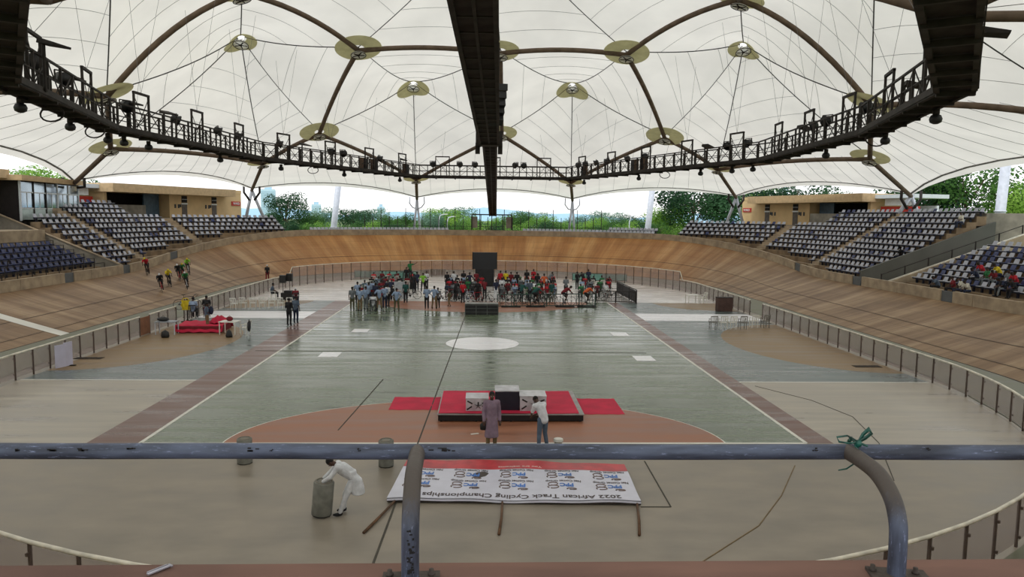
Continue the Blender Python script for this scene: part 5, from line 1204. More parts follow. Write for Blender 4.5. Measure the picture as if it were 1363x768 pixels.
drum(g2(514, 620), .74, .215, (0, 0, .3), 'grey concrete drum standing behind the left post of the rail', 'standing drums')
mp_ = g2(452, 684)
person((mp_.x+.0, mp_.y, 0), R(-82), 'bend', 'white', 'white', 'man in white kaftan and trousers bending over a concrete drum', fine=True, sleeve='long', robe='short', scale=.95)
person(g2(654, 598), R(8), 'stand', 'lilac', 'khaki', 'standing man in long lilac kaftan holding a dark bag', fine=True, robe='long', sleeve='long', scale=1.03)
b_ = g2(654, 598); be = empty('bag', (b_.x-.25, b_.y-.06, .62), 0, 'small black bag hanging from the hand of the man in lilac', 'bag')
mb = MB(); mb.lathe((0, 0, 0), [(.08, 0), (.1, .05), (.1, .15), (.07, .2)], 10, sx=1, sy=.6); mb.build('pouch', M_black, be); mb = MB(); mb.tube([(-.05, 0, .19), (-.03, 0, .25), (.03, 0, .25), (.05, 0, .19)], .008, 5); mb.build('handle', M_black, be)
person(g2(722, 598), R(212), 'stoop', 'white', 'slate', 'man in white T-shirt and grey jeans leaning over the silver box', fine=True, scale=1.0)
bp_ = g2(743, 596); be = empty('bucket', bp_, 0, 'small white plastic bucket right of the man in white T-shirt', 'bucket'); mb = MB(); mb.lathe((0, 0, 0), [(.10, 0), (.13, .2), (.15, .21), (.15, .25), (.12, .26)], 16); mb.build('tub', M_plw, be); mb = MB(); mb.lathe((0, 0, .255), [(.15, 0), (.14, .03), (.03, .035)], 16); mb.build('lid', M_plw, be)
w_ = g2(632, 578); mb = MB(); mb.box((0, 0, .012), (.26, .07, .02), rz=.35); mb.box((.06, .03, .02), (.1, .05, .01), rz=.5); tag(mb.build('paper_scrap', M_plw, loc=w_), 'strip of white paper on the terracotta floor', 'paper')
w_ = g2(703, 593); e = empty('sandals', w_, 0, 'dark red and black sandals on the floor near the leaning man', 'sandals')
for q in (-.07, .09): mb = MB(); mb.box((q, 0, .012), (.1, .25, .025), rz=1.2+q); mb.tube([(q-.05, 0, .02), (q, -.02, .07), (q+.05, 0, .02)], .012, 5); mb.build('sandal', CL['darkred'] if q < 0 else M_black, e)
# ---------------- banner lying on the floor
A_, B_, C_, D_ = g2(515, 669), g2(853, 673), g2(833, 628), g2(540, 622)
cx_ = (A_+B_+C_+D_)/4; bn = empty('banner', (cx_.x, cx_.y, 0), 0, 'large white sponsor banner board lying upside down on the floor', 'banner')
bl = lambda u, v, z=.0: A_.lerp(B_, u).lerp(D_.lerp(C_, u), v)-Vector((cx_.x, cx_.y, 0))+Vector((0, 0, z))
rb = random.Random(3); M_ban = mat('banner_vinyl', srgb(208, 208, 222), .35, var=.03, spec=.4)
def bz(u, v): return .13+.018*math.sin(u*9+v*3)+.012*math.sin(u*23-v*5)+.02*math.sin(v*6)*math.sin(u*4)
mb = MB(); mb.grid(lambda i, j: bl(i/40, j/12, bz(i/40, j/12)), 40, 12, True); mb.build('banner_sheet', M_ban, bn)
mb = MB(); mb.prism([bl(0, 0).xy, bl(1, 0).xy, bl(1, 1).xy, bl(0, 1).xy], .02, .09); mb.build('backing_frame', mat('frame_timber', srgb(70, 62, 58), .8), bn)
mb = MB(); mb.grid(lambda i, j: bl(i/40, -.0-.012*j, bz(i/40, 0)-.07*j), 40, 1, True); mb.build('folded_edge', M_ban, bn)
mb = MB(); mb.grid(lambda i, j: bl(i/40, .005, bz(i/40, 0)-.012-.012*j)+Vector((0, -.03, -.0)), 40, 1, True); mb.build('rope_seam', M_black, bn)
mb = MB(); mb.grid(lambda i, j: bl(i/40, .87+.13*j, bz(i/40, .87+.13*j)+.004), 40, 2, True); mb.build('red_strip', mat('banner_red', srgb(186, 48, 56), .4), bn)
M_bk = mat('print_dark', srgb(60, 44, 44), .5); M_bb = mat('print_blue', srgb(64, 118, 196), .5)
def ptext(body, size, u, v, m, sxx=1.0, bold=.0):
    o = textobj('lettering', textcurve(body, size, .001, bold=bold), m)
    for vv_ in o.data.vertices:              # lay the letters on the rippled sheet, upside down
        x = -vv_.co.x*sxx; y = -vv_.co.y
        uu = u+x/7.6; vv2 = v+y/2.15; q = bl(uu, vv2, bz(max(0, min(1, uu)), vv2)+.006+vv_.co.z); vv_.co = q
    o.parent = bn; return o
ptext('2022 African Track Cycling Championships', .27, .53, .075, M_bk, 1.28, .004)
ptext('You are welcome', .13, .52, .935, M_plw, 1.6)
for c_ in range(5):
    u = .905-.2*c_
    for rr, v in enumerate((.37, .70)):
        ptext('Nat Comet Group', .17, u, v+.125, M_bk, .88, .003)
        ptext('PPC', .27, u+.012, v+.01, M_bb, .95, .012)
        marks = MB()
        for (du, dv, rw, rh) in ((-.045, .03, .15, .045), (-.045, -.055, .17, .04), (.03, -.10, .15, .018)):
            cc2 = (u+du, v+dv); n_ = 12
            for s_, t_ in ((0, PI*1.2), (PI*1.35, PI*1.9)):
                pts_ = [(cc2[0]+math.cos(s_+(t_-s_)*i/n_)*rw/7.6, cc2[1]+math.sin(s_+(t_-s_)*i/n_)*rh) for i in range(n_+1)]
                marks.tube([bl(a, b, bz(a, b)+.006) for a, b in pts_], .014, 4)
        marks.build('logo_mark', mat('print_brown', srgb(112, 92, 84), .5), bn)
for (a, b, lab) in (((521, 671), (484, 709), 'left'), ((668, 672), (664, 711), 'middle'), ((848, 674), (851, 712), 'right')):
    p0, p1 = g2(*a, .05), g2(*b, .03); d = (p0-p1); c0_ = Vector((cx_.x, cx_.y, 0)); mb = MB(); mb.tube([p1-c0_, p1+d*.5+Vector((.02, 0, .01))-c0_, p0+d*.3-c0_], [.035, .032, .028], 7); mb.build('timber_leg', mat('wood_pole', srgb(104, 74, 50), .8, var=.2), bn)
# ---------------- stage with red carpet and podium blocks
s0, s1 = g2(583, 562), g2(777, 563); sb0, sb1 = g2(593, 519, .28), g2(768, 521, .28); sw = s1.x-s0.x; sd_ = ((sb0.y+sb1.y)/2)-s0.y
sg = empty('stage', (s0.x+sw/2, s0.y+sd_/2, 0), 0, 'low black stage platform carrying the red carpet', 'stage'); so_ = Vector(sg.location)
mb = MB(); mb.box((0, 0, .14), (sw, sd_*.98, .2)); mb.build('platform', M_black, sg); mb = MB(); mb.box((0, 0, .255), (sw+.06, sd_, .03)); mb.build('top_deck', mat('aluminium', srgb(150, 148, 146), .4, metal=.5), sg)
for i in range(5): mb = MB(); mb.box((-sw/2+.1+(sw-.2)*i/4, -sd_/2+.1, .03), (.08, .08, .06)); mb.build('foot', M_black, sg)
def carpet(name, x0, x1, y0, y1, z, label, folds=True):
    e = bpy.data.objects.new(name, None); mb = MB(); rr = random.Random(int(x0*10)); nu, nv = 30, 12
    def h(i, j): 
        fold = (.015*math.sin(j*1.9+.4*math.sin(i*.5))+.012*math.sin(j*3.1+i*.13)) if folds and j < 7 else .003*math.sin(i*.9+j)
        return z+.012+max(0, fold)*(1 if j < 7 else .5)
    mb.grid(lambda i, j: (x0+(x1-x0)*i/nu, y0+(y1-y0)*j/nv+.02*math.sin(i*.7)*(1 if j in (0, nv) else .3), h(i, j)), nu, nv, True)
    mb.grid(lambda i, j: (x0+(x1-x0)*i/nu, y0+(y1-y0)*j/nv+.02*math.sin(i*.7)*(1 if j in (0, nv) else .3), z+.003), nu, nv, True)
    return tag(mb.build(name, M_red), label, 'carpet')
carpet('carpet', s0.x+.01, s1.x-.14, s0.y+.1, s0.y+sd_-.05, .27, 'crimson carpet spread over the black stage platform')
cl0, cl1 = g2(517, 546), g2(585, 529); carpet('carpet', cl0.x, s0.x-.06, cl0.y, cl1.y, 0, 'crimson carpet strip on the floor left of the stage', False)
cr0, cr1 = g2(832, 552), g2(815, 531); carpet('carpet', s1.x+.06, cr0.x, cr0.y, cr1.y, 0, 'crimson carpet strip on the floor right of the stage', False)
M_silver = mat('silver_wrap', srgb(196, 196, 202), .3, var=.12, scale=4, metal=.2, bump=.3)
def pod(px0, px1, pyf, h, dep, m, label, marks=True):
    a, b = g2(px0, pyf, .285), g2(px1, pyf, .285); w = b.x-a.x; e = empty('podium_block', (a.x+w/2, a.y+dep/2, .285), 0, label, 'podium block')
    mb = MB(); mb.box((0, 0, h/2), (w, dep, h)); mb.build('block', m, e); mb = MB(); mb.box((0, .0, h+.012), (w+.02, dep+.02, .03)); mb.build('top_sheet', M_silver, e)
    if marks:
        mb = MB()
        for x, z, a_ in ((-w*.32, h*.72, .5), (-w*.34, h*.25, -.6), (w*.33, h*.72, -.4), (w*.33, h*.3, .6)): mb.box((x, -dep/2-.008, z), (.2, .012, .05), M=Euler((0, a_, 0)).to_matrix())
        for q in range(5): a_ = 2*PI*q/5+PI/2; mb.bar((w*.05, -dep/2-.01, h*.45), (w*.05+math.cos(a_)*.13, -dep/2-.01, h*.45+math.sin(a_)*.13), .045, .012)
        mb.build('star_print', M_black, e)
    return e
pod(620, 650, 547, .42, .8, M_silver, 'lower silver podium block with black star print, left on the stage')
pod(659, 691, 546, .66, .85, mat('near_black_panel', srgb(22, 24, 40), .5), 'tall dark central podium block with silver top', False)
pod(692, 727, 547, .5, .85, M_silver, 'silver podium block with black prints, right on the stage')
# low black steps before the screen
p0, p1 = g2(619, 419), g2(663, 419); e = empty('step_unit', ((p0.x+p1.x)/2, p0.y+.4, 0), 0, 'low black bench-like step unit on the court before the crowd', 'step'); w = p1.x-p0.x
mb = MB(); mb.box((0, 0, .78), (w, .8, .06)); mb.build('top_board', mat('grey_board', srgb(140, 140, 136), .5), e); mb = MB(); mb.box((0, .0, .38), (w-.05, .7, .74)); mb.build('body', M_black, e)
mb = MB()
for z in (.2, .45, .68): mb.box((0, -.37, z), (w, .03, .03))
for i in range(4): mb.box((-w/2+w*i/3, -.37, .38), (.05, .04, .75))
mb.build('front_bars', mat('grey_bar', srgb(84, 88, 84), .5), e)
# a-frame white board
p = g2(86, 489); e = empty('folding_board', p, R(0), 'white folding board standing by the left fence', 'board')
d1 = g2(76, 491)-p; d2 = g2(97, 486)-p
for d, h in ((d1, 1.02), (d2, 1.08)): mb = MB(); L_ = d.length; mb.box((d.x/2, d.y/2, h/2+.03), (max(L_, .5), .03, h), rz=math.atan2(d.y, d.x)); mb.build('board_panel', mat('pale_lilac_board', srgb(196, 194, 214), .6, var=.03), e)
mb = MB(); mb.box((d2.x*.5, d2.y*.5+.1, .03), (.5, .12, .04)); mb.build('base_foot', M_black, e)
for px, py, lab in ((118, 477, 'dark drain grating near the left fence'), (1154, 488, 'dark brown floor hatch near the right fence')):
    c = g2(px, py); e = empty('floor_hatch', (c.x, c.y, .012), 0, lab, 'hatch'); mb = MB(); mb.box((0, 0, .0), (1.3, .42, .02)); mb.build('cover', mat('hatch_brown', srgb(70, 56, 42), .8), e)
    for q in range(5): mb = MB(); mb.box((-.5+.25*q, 0, .014), (.18, .34, .01)); mb.build('grating_bar', M_steel, e)
# white pieces at the right: dark box, table, chairs
c = g2(965, 415); e = empty('equipment_case', (c.x, c.y+.3, 0), 0, 'dark brown box standing at the gap of the right fence', 'box'); mb = MB(); mb.box((0, 0, .53), (1.12, .6, 1.02)); mb.build('case_body', mat('dark_brown_board', srgb(76, 52, 44), .7), e); mb = MB(); mb.box((0, 0, 1.06), (1.16, .64, .05)); mb.build('lid', M_steel, e); mb = MB(); mb.box((0, 0, .01), (1.1, .55, .04)); mb.build('base', M_black, e)
def table(loc, rz, w, d, h, m, label, mleg=None):
    e = empty('table', loc, rz, label, 'table'); mb = MB(); mb.box((0, 0, h), (w, d, .04)); mb.build('tabletop', m, e)
    for x in (-1, 1):
        for y in (-1, 1): mb = MB(); mb.bar((x*(w/2-.05), y*(d/2-.05), 0), (x*(w/2-.05), y*(d/2-.05), h-.02), .045); mb.build('leg', mleg or m, e)
    return e
table(g2(921, 404), .1, .95, .8, .72, M_plw, 'white plastic table beside the right fence')
chair(g2(936, 403), R(-70), 'white', 'white plastic chair beside the white table at the right fence')
for k, px in enumerate((949, 962, 974, 988, 1003, 1018)): chair(g2(px, 438 if k < 4 else 436), R(178+k*5 % 13), 'grey' if k in (0, 3, 5) else 'white', '%s plastic chair, %s from the left in the row of six' % ('grey' if k in (0, 3, 5) else 'pale', ordn(k)), 'row of six chairs on the right')
for k, px in enumerate((312, 324, 337, 350, 362, 374, 386)): chair(g2(px, 411 if k else 412), R(175+k*7 % 15), 'white', 'white plastic chair, %s from the left in the row behind the two standing men' % ordn(k), 'row of white chairs on the left')
# ---------------- left table group
c = g2(219, 446); table(c+Vector((0, .35, 0)), .05, 1.15, .7, .74, mat('grey_tabletop', srgb(150, 156, 164), .5), 'grey metal table with black bag left of the red platform', M_galv)
e = empty('bag', c+Vector((-.2, .35, .77)), 0, 'black soft bag lying on the grey table', 'bag'); mb = MB(); mb.ell((0, 0, .1), (.35, .22, .13), 10, 6); mb.build('bag_body', M_black, e); mb = MB(); mb.tube([(-.12, 0, .2), (0, 0, .3), (.12, 0, .2)], .015, 5); mb.build('handle', M_black, e)
e = empty('backpack', g2(221, 449)+Vector((0, -.1, 0)), 0, 'black backpack on the floor under the grey table', 'backpack'); mb = MB(); mb.lathe((0, 0, 0), [(.2, 0), (.24, .1), (.2, .32), (.08, .4)], 10, sy=.7); mb.build('pack', M_black, e); mb = MB(); mb.tube([(-.05, .02, .38), (0, .02, .45), (.05, .02, .38)], .012, 5); mb.build('grab_loop', M_black, e)
q0, q1 = g2(232, 444), g2(300, 440); e = empty('draped_platform', ((q0.x+q1.x)/2, q0.y+1.3, 0), .06, 'low platform draped in wrinkled red cloth by the left fence', 'platform'); w = q1.x-q0.x
mb = MB(); mb.box((0, 0, .2), (w, 2.2, .4)); mb.build('platform', CL['darkred'], e)
mb = MB(); mb.grid(lambda i, j: (-w/2-.1+(w+.2)*i/24, -1.2+2.4*j/10, .44+.03*math.sin(i*1.1+j)+(.0 if 0 < j < 10 else -.36)), 24, 10, True); mb.build('red_cloth', M_red, e)
mb = MB(); mb.grid(lambda i, j: (w*.1+w*.42*i/12, -.5+1.5*j/8, .5+.35*math.sin(PI*i/12)*math.sin(PI*j/8)+.05*math.sin(i*2.1+j)), 12, 8, True); mb.build('cloth_heap', M_red, e)
pb = g2(238, 432); bike((pb.x, pb.y+1.4, .75), R(100), 'black', 'black bicycle raised on a stand behind the grey table', lean=0)
e = empty('work_stand', (pb.x, pb.y+1.4, 0), 0, 'dark stand carrying the raised bicycle', 'stand'); mb = MB(); mb.bar((0, 0, 0), (0, 0, 1.5), .07); mb.build('post', M_steel, e)
mb = MB(); [mb.bar((0, 0, .03), (math.cos(a)*.5, math.sin(a)*.5, .03), .06) for a in (0, 2.1, 4.2)]; mb.build('base', M_steel, e)
e = empty('vest', (pb.x+.1, pb.y+.9, .8), .2, 'bright yellow vest hung on the bicycle stand', 'vest'); mb = MB(); mb.grid(lambda i, j: (-.26+.52*i/8+.03*math.sin(j), .04*math.sin(i*1.3+j*.6), .62*j/10), 8, 10, True); mb.build('vest_panel', CL['yellow'], e); mb = MB(); mb.tube([(-.2, 0, .62), (-.1, 0, .75), (.1, 0, .75), (.2, 0, .62)], .03, 5); mb.build('shoulder_strap', CL['yellow'], e)
pc = g2(253, 434); chair((pc.x, pc.y+.6, .4), R(185), 'dark', 'dark chair on the red platform under the man in pale shirt'); person((pc.x, pc.y+.6, .42), R(185), 'sit', 'blue', 'black', 'seated man in pale blue shirt, back turned, on the red platform')
person((pc.x+.55, pc.y+1.3, .44), R(200), 'sit', 'black', 'darkred', 'seated man in black beside the pale blue shirt'); chair((pc.x+.55, pc.y+1.3, .42), R(200), 'dark', 'dark chair under the man in black on the red platform')
person(g2(276, 441), R(120), 'fold', 'slate', 'khaki', 'standing man in grey-blue shirt with navy backpack by red platform')
b_ = g2(276, 441); e = empty('backpack', (b_.x+.26, b_.y+.02, 1.05), 0, 'navy backpack worn by the man in grey-blue shirt', 'backpack'); mb = MB(); mb.ell((0, 0, .2), (.12, .17, .25), 10, 8); mb.build('pack', CL['navy'], e); mb = MB(); mb.tube([(-.05, -.1, .4), (-.16, -.08, .42), (-.2, -.08, .2), (-.05, -.1, .02)], .018, 5); mb.build('shoulder_strap', CL['navy'], e)
tb = g2(303, 446); table(tb+Vector((0, .4, 0)), -.1, 1.0, .8, .74, M_plw, 'white plastic table with small items right of the red platform')
e = empty('bag', tb+Vector((.0, .4, .77)), 0, 'dark red bag on the white plastic table', 'bag'); mb = MB(); mb.ell((0, 0, .12), (.2, .14, .14), 10, 6); mb.build('bag_body', CL['darkred'], e)
e.name = 'bag'; mb = MB(); mb.tube([(-.08, 0, .22), (0, 0, .32), (.08, 0, .22)], .012, 5); mb.build('handle', CL['darkred'], e)
chair(g2(327, 446), R(-100), 'white', 'white plastic chair with black jacket right of the white table')
j = g2(327, 446); e = empty('jacket', (j.x+.12, j.y-.1, .45), 0, 'black jacket hung over the back of the white chair', 'jacket'); mb = MB(); mb.ell((.12, 0, .12), (.07, .26, .36), 10, 8); mb.build('jacket_body', M_black, e); mb = MB(); mb.tube([(.12, -.2, .3), (.17, -.27, .1), (.15, -.25, -.12)], .045, 6); mb.build('sleeve', M_black, e)
e = empty('bag', g2(305, 449), 0, 'black bag on the floor before the white table', 'bag'); mb = MB(); mb.lathe((0, 0, 0), [(.18, 0), (.2, .1), (.13, .35), (.05, .42)], 10, sy=.7); mb.build('bag_body', M_black, e); mb = MB(); mb.tube([(-.05, .02, .38), (0, .02, .47), (.05, .02, .38)], .012, 5); mb.build('handle', M_black, e)
# ---------------- officials group by the far left fence
person(g2(385, 433), R(165), 'fold', 'black', 'black', 'standing man all in black behind the row of white chairs', sleeve='long')
person(g2(394, 430), R(170), 'stand', 'slate', 'navy', 'standing man in grey-blue shirt right beside the man in black')
person(g2(394, 404), R(200), 'sitf', 'darkred', 'navy', 'seated person in dark red shirt and pale cap by the equipment', cap='white'); chair(g2(394, 404), R(200), 'dark', 'dark chair under the person in dark red shirt')
person(g2(364, 398), R(100), 'sit', 'slate', 'black', 'seated man in grey-blue shirt and black trousers facing the equipment'); chair(g2(364, 398), R(100), 'white', 'white chair under the man in grey-blue shirt')
e = empty('loudspeaker', g2(377, 398), 0, 'pair of small black loudspeakers on poles by the left fence', 'speaker')
for x, y, z in ((0, 0, 1.35), (.42, .5, 1.45)):
    mb = MB(); mb.box((x, y, z+.3), (.46, .4, .62)); mb.build('cabinet', M_black, e); mb = MB(); mb.bar((x, y, 0), (x, y, z), .04); mb.build('pole', M_steel, e)
e = empty('equipment_case', g2(381, 400)+Vector((0, .3, 0)), 0, 'black equipment cases stacked on the floor beside the seated person', 'box'); mb = MB(); mb.box((0, 0, .3), (.9, .5, .6)); mb.build('case_body', M_black, e); mb = MB(); mb.box((.1, 0, .7), (.6, .45, .18)); mb.build('lid', M_black, e)
# ---------------- riders on the track
def on_track(px, py):
    best = None; d = ray(px, py)
    for i in range(900):
        s = STL*.4+i*(PER-STL)/900
        for j in range(13):
            q = trk(s, j/12); v = q-C0; f_ = fwd.dot(v)
            if f_ < 5: continue
            X = rgt.dot(v)/f_*F+W_/2; Y = H_/2-upv.dot(v)/f_*F; e_ = (X-px)**2+(Y-py)**2
            if best is None or e_ < best[0]: best = (e_, s, j/12)
    return trk(best[1], best[2]), best[1]
for k, (px, py, top, fr, lab) in enumerate(((198, 365, 'red', 'black', 'rider in red jersey beside the parapet'), (216, 388, 'black', 'red', 'lowest rider, in black jersey'), (226, 381, 'yellow', 'black', 'rider in black and yellow behind the lowest rider'), (240, 375, 'black', 'red', 'rider in dark jersey between the two pairs'), (245, 372, 'green', 'red', 'rider in dark green close beside the dark jersey'), (250, 384, 'green', 'white', 'rightmost rider in dark green jersey'), (252, 366, 'lime', 'white', 'rider in lime green just above the rightmost rider'))):
    p, s = on_track(px, py); _, n, _ = stad(s, 0); hd_ = math.atan2(n.y, n.x); rz = hd_+PI+PI*0      # facing -Y local; travel toward the camera on the left straight
    rz = R(15+(k*9 % 20))
    bike(p+Vector((0, 0, .02)), rz, fr, 'bicycle under the %s' % lab.replace(', in black jersey', ' in black'), 'bicycles on the track', lean=R(-8))
    e = person(p+Vector((0, 0, .02)), rz, 'cyc', top, 'black', lab+' on the banked track', 'riders on the track', bottom='short', cap='white' if k % 2 else 'yellow'); e.rotation_euler = (0, R(-8), rz)
p, s = on_track(357, 377); person(p+Vector((0, 0, -.1)), R(190), 'walk', 'black', 'darkred', 'person in black top and red trousers walking on the banked track', cap='white')
# ---------------- big screen
a, b = g2(629, 384), g2(662, 384); Ys = a.y+2.0; sa = GY(629, 358, Ys); sb_ = GY(661.5, 336, Ys); ba = GY(633, 372, Ys)
e = empty('video_screen', ((sa.x+sb_.x)/2, Ys, 0), 0, 'big black video screen on a black base behind the crowd', 'screen'); w = sb_.x-sa.x
mb = MB(); mb.box((0, 0, (sa.z+sb_.z)/2), (w, .3, sb_.z-sa.z)); mb.build('screen_panel', mat('screen_black', srgb(34, 35, 38), .4, var=.02), e)
mb = MB(); mb.box((0, .1, sa.z/2), (w*.78, .5, sa.z)); mb.build('base_cabinet', M_black, e)
mb = MB(); [mb.box((x*w/2, -.02, (sa.z+sb_.z)/2), (.06, .36, sb_.z-sa.z+.06)) for x in (-1, 1)]; mb.build('side_frame', M_steel, e)
# ---------------- the crowd around the bikes
rc = random.Random(21); GRN = M_steel
M_teal = mat('teal_mesh', srgb(120, 168, 156), .6, var=.06); M_tealf = mat('teal_frame', srgb(44, 74, 66), .6)
def barrier(pa, pb, h, n, m, mf, label, slats=0):
    e = empty('barrier', pa, 0, label, 'barrier'); d = Vector((pb.x-pa.x, pb.y-pa.y, 0)); L_ = d.length; u = d/L_; rz = math.atan2(u.y, u.x)
    for i in range(n):
        c = d*((i+.5)/n)
        if slats:
            for q in range(slats): mb = MB(); mb.bar(d*(i/n)+u*(L_/n)*(q+.5)/slats+Vector((0, 0, .1)), d*(i/n)+u*(L_/n)*(q+.5)/slats+Vector((0, 0, h-.05)), .035); mb.build('upright', mf, e)
        else: mb = MB(); mb.box((0, 0, 0), (L_/n-.08, .03, h-.2)); mb.build('mesh_panel', m, e, loc=c+Vector((0, 0, h/2+.03))).rotation_euler = (0, 0, rz)
    for i in range(n+1): mb = MB(); mb.bar(d*(i/n), d*(i/n)+Vector((0, 0, h)), .07); mb.build('post', mf, e)
    for z in (h, .1): mb = MB(); mb.bar(Vector((0, 0, z)), d+Vector((0, 0, z)), .06); mb.build('rail', mf, e)
    return e
barrier(g2(472, 370), g2(556, 372), .85, 6, M_teal, M_tealf, 'long teal mesh barrier behind the left crowd')
barrier(g2(762, 374), g2(834, 375), .85, 5, M_teal, M_tealf, 'long teal mesh barrier behind the right riders')
barrier(g2(470, 399), g2(545, 372), 1.05, 7, M_plk, M_tealf, 'dark barrier slanting along the left edge of the crowd', 5)
barrier(g2(821, 390), g2(847, 404), 1.1, 3, M_black, M_black, 'solid black barrier slanting at the right end of the crowd')
barrier(g2(793, 402), g2(846, 404), .95, 2, M_plk, M_steel, 'grey railed barrier in front of the right riders', 12)
barrier(g2(662, 409), g2(792, 408), 1.0, 6, M_plk, M_tealf, 'dark railed barrier along the front of the riders on rollers', 3)
cols = ['red', 'red', 'darkred', 'red', 'white', 'black', 'blue', 'darkred', 'grey', 'navy', 'green']
# uniformed officials standing in front, left
for k, (px, py, pose, top, bot, rz, ex) in enumerate(((469, 413, 'stand', 'grey', 'olive', 190, 'grey shirt and olive trousers'), (479, 414, 'fold', 'blue', 'khaki', 175, 'pale blue shirt, arms folded'), (487, 412, 'stand', 'blue', 'grey', 160, 'pale blue shirt and grey trousers'), (505, 412, 'hips', 'blue', 'khaki', 185, 'pale blue shirt, hands on hips'), (512, 410, 'fold', 'blue', 'navy', 200, 'pale blue shirt and navy trousers'), (516, 408, 'stand', 'white', 'black', 150, 'white shirt and black trousers'), (500, 406, 'stand', 'navy', 'black', 180, 'navy shirt in the second row'), (491, 405, 'fold', 'blue', 'navy', 180, 'pale blue shirt in the second row'), (476, 404, 'stand', 'blue', 'black', 170, 'pale blue shirt, at the left of the second row'))):
    person(g2(px, py), R(rz), pose, top, bot, 'standing official in %s, left group' % ex, 'officials of the left group')
person(g2(497, 414), R(180), 'sit', 'white', 'grey', 'seated official in white shirt in the middle of the left group'); chair(g2(497, 414), R(180), 'dark', 'dark chair under the official in white shirt')
person(g2(528, 415), R(178), 'hips', 'blue', 'olive', 'lone official in pale blue shirt with hands on hips, back turned')
person(g2(568, 411), R(185), 'fold', 'blue', 'black', 'man in pale blue shirt and black trousers left of the child'); person(g2(578, 411), R(165), 'hips', 'blue', 'khaki', 'man in pale blue shirt and khaki trousers left of the child'); person(g2(583, 410), R(200), 'stand', 'grey', 'black', 'slim person in grey shirt close behind the khaki trousers', scale=.9)
person(g2(598, 408), R(230), 'walk', 'olive', 'khaki', 'child in khaki walking before the crowd', scale=.72)
person(g2(616, 403), R(200), 'stand', 'red', 'black', 'man in bright red shirt standing at the front of the crowd')
person(g2(540, 403), R(180), 'stand', 'teal', 'black', 'man in dark green shirt beside the parked motorbike-like wheel')
person(g2(563, 388), R(20), 'hips', 'lime', 'black', 'man in bright green vest standing behind the left group'); person(g2(568, 385), R(330), 'fold', 'white', 'black', 'man in white shirt beside the green vest')
pp = g2(546, 384); person((pp.x, pp.y, .9), R(30), 'point', 'green', 'black', 'person in green raised above the crowd with one arm out'); e = empty('platform_box', (pp.x, pp.y, 0), 0, 'dark box carrying the person in green', 'box'); mb = MB(); mb.box((0, 0, .44), (1.0, .8, .88)); mb.build('case_body', M_black, e); mb = MB(); mb.box((0, 0, .89), (1.05, .85, .03)); mb.build('lid', M_steel, e)
person(g2(555, 386), R(200), 'stand', 'navy', 'black', 'tall man in navy near the raised person in green'); person(g2(551, 390), R(150), 'stand', 'black', 'black', 'man in black near the raised person in green')
# white box and wheel at 535
e = empty('display_board', g2(533, 400), 0, 'pale grey upright board at the right of the left group', 'board'); mb = MB(); mb.box((0, 0, .85), (1.0, .08, 1.4)); mb.build('board_panel', mat('pale_board', srgb(172, 180, 186), .6), e); mb = MB(); mb.box((-.4, 0, .08), (.06, .5, .16)); mb.box((.4, 0, .08), (.06, .5, .16)); mb.build('foot', M_steel, e)
bike(g2(547, 398), R(95), 'black', 'black bicycle parked beside the pale board')
def seated_block(pxl, pxr, pyf, pyb, nr, nc, name, skew=0.0, face=0):
    kk = 0; info = []
    for r in range(nr):
        py = pyf+(pyb-pyf)*r/max(1, nr-1)
        cc_n = 0
        for c in range(nc):
            px = pxl+(pxr-pxl)*(c+.5)/nc+skew*r+rc.uniform(-1.5, 1.5)
            if rc.random() < .1: continue
            c, cc_n = cc_n, cc_n+1
            p = g2(px, py+rc.uniform(-.4, .4)); top = rc.choice(cols); pose = rc.choice(['sit', 'sit', 'sitf', 'sitf', 'sit']); rz = R(face+rc.uniform(-25, 25))
            w1 = {0: 'front', 1: 'second', 2: 'third', 3: 'fourth', 4: 'fifth'}[r]
            person(p, rz, pose, top, rc.choice(['black', 'navy', 'darkred', 'black', 'grey']), 'seated %s in %s, %s row, %s from the left, %s' % ('spectator', top.replace('darkred', 'dark red'), w1, ordn(c), name), 'seated spectators in %s' % name)
            chair(p, rz, 'dark' if rc.random() < .7 else 'white', 'chair of the %s row, %s from the left, %s' % (w1, ordn(c), name), 'chairs in %s' % name)
seated_block(476, 535, 400, 378, 4, 6, 'left wedge', 6, 180)
seated_block(592, 640, 396, 384, 3, 6, 'left centre crowd', 2, 180)
seated_block(664, 742, 398, 382, 4, 9, 'right centre crowd', -1, 180)
seated_block(768, 812, 396, 384, 3, 4, 'right end crowd', 2, 180)
cnt_ = {}
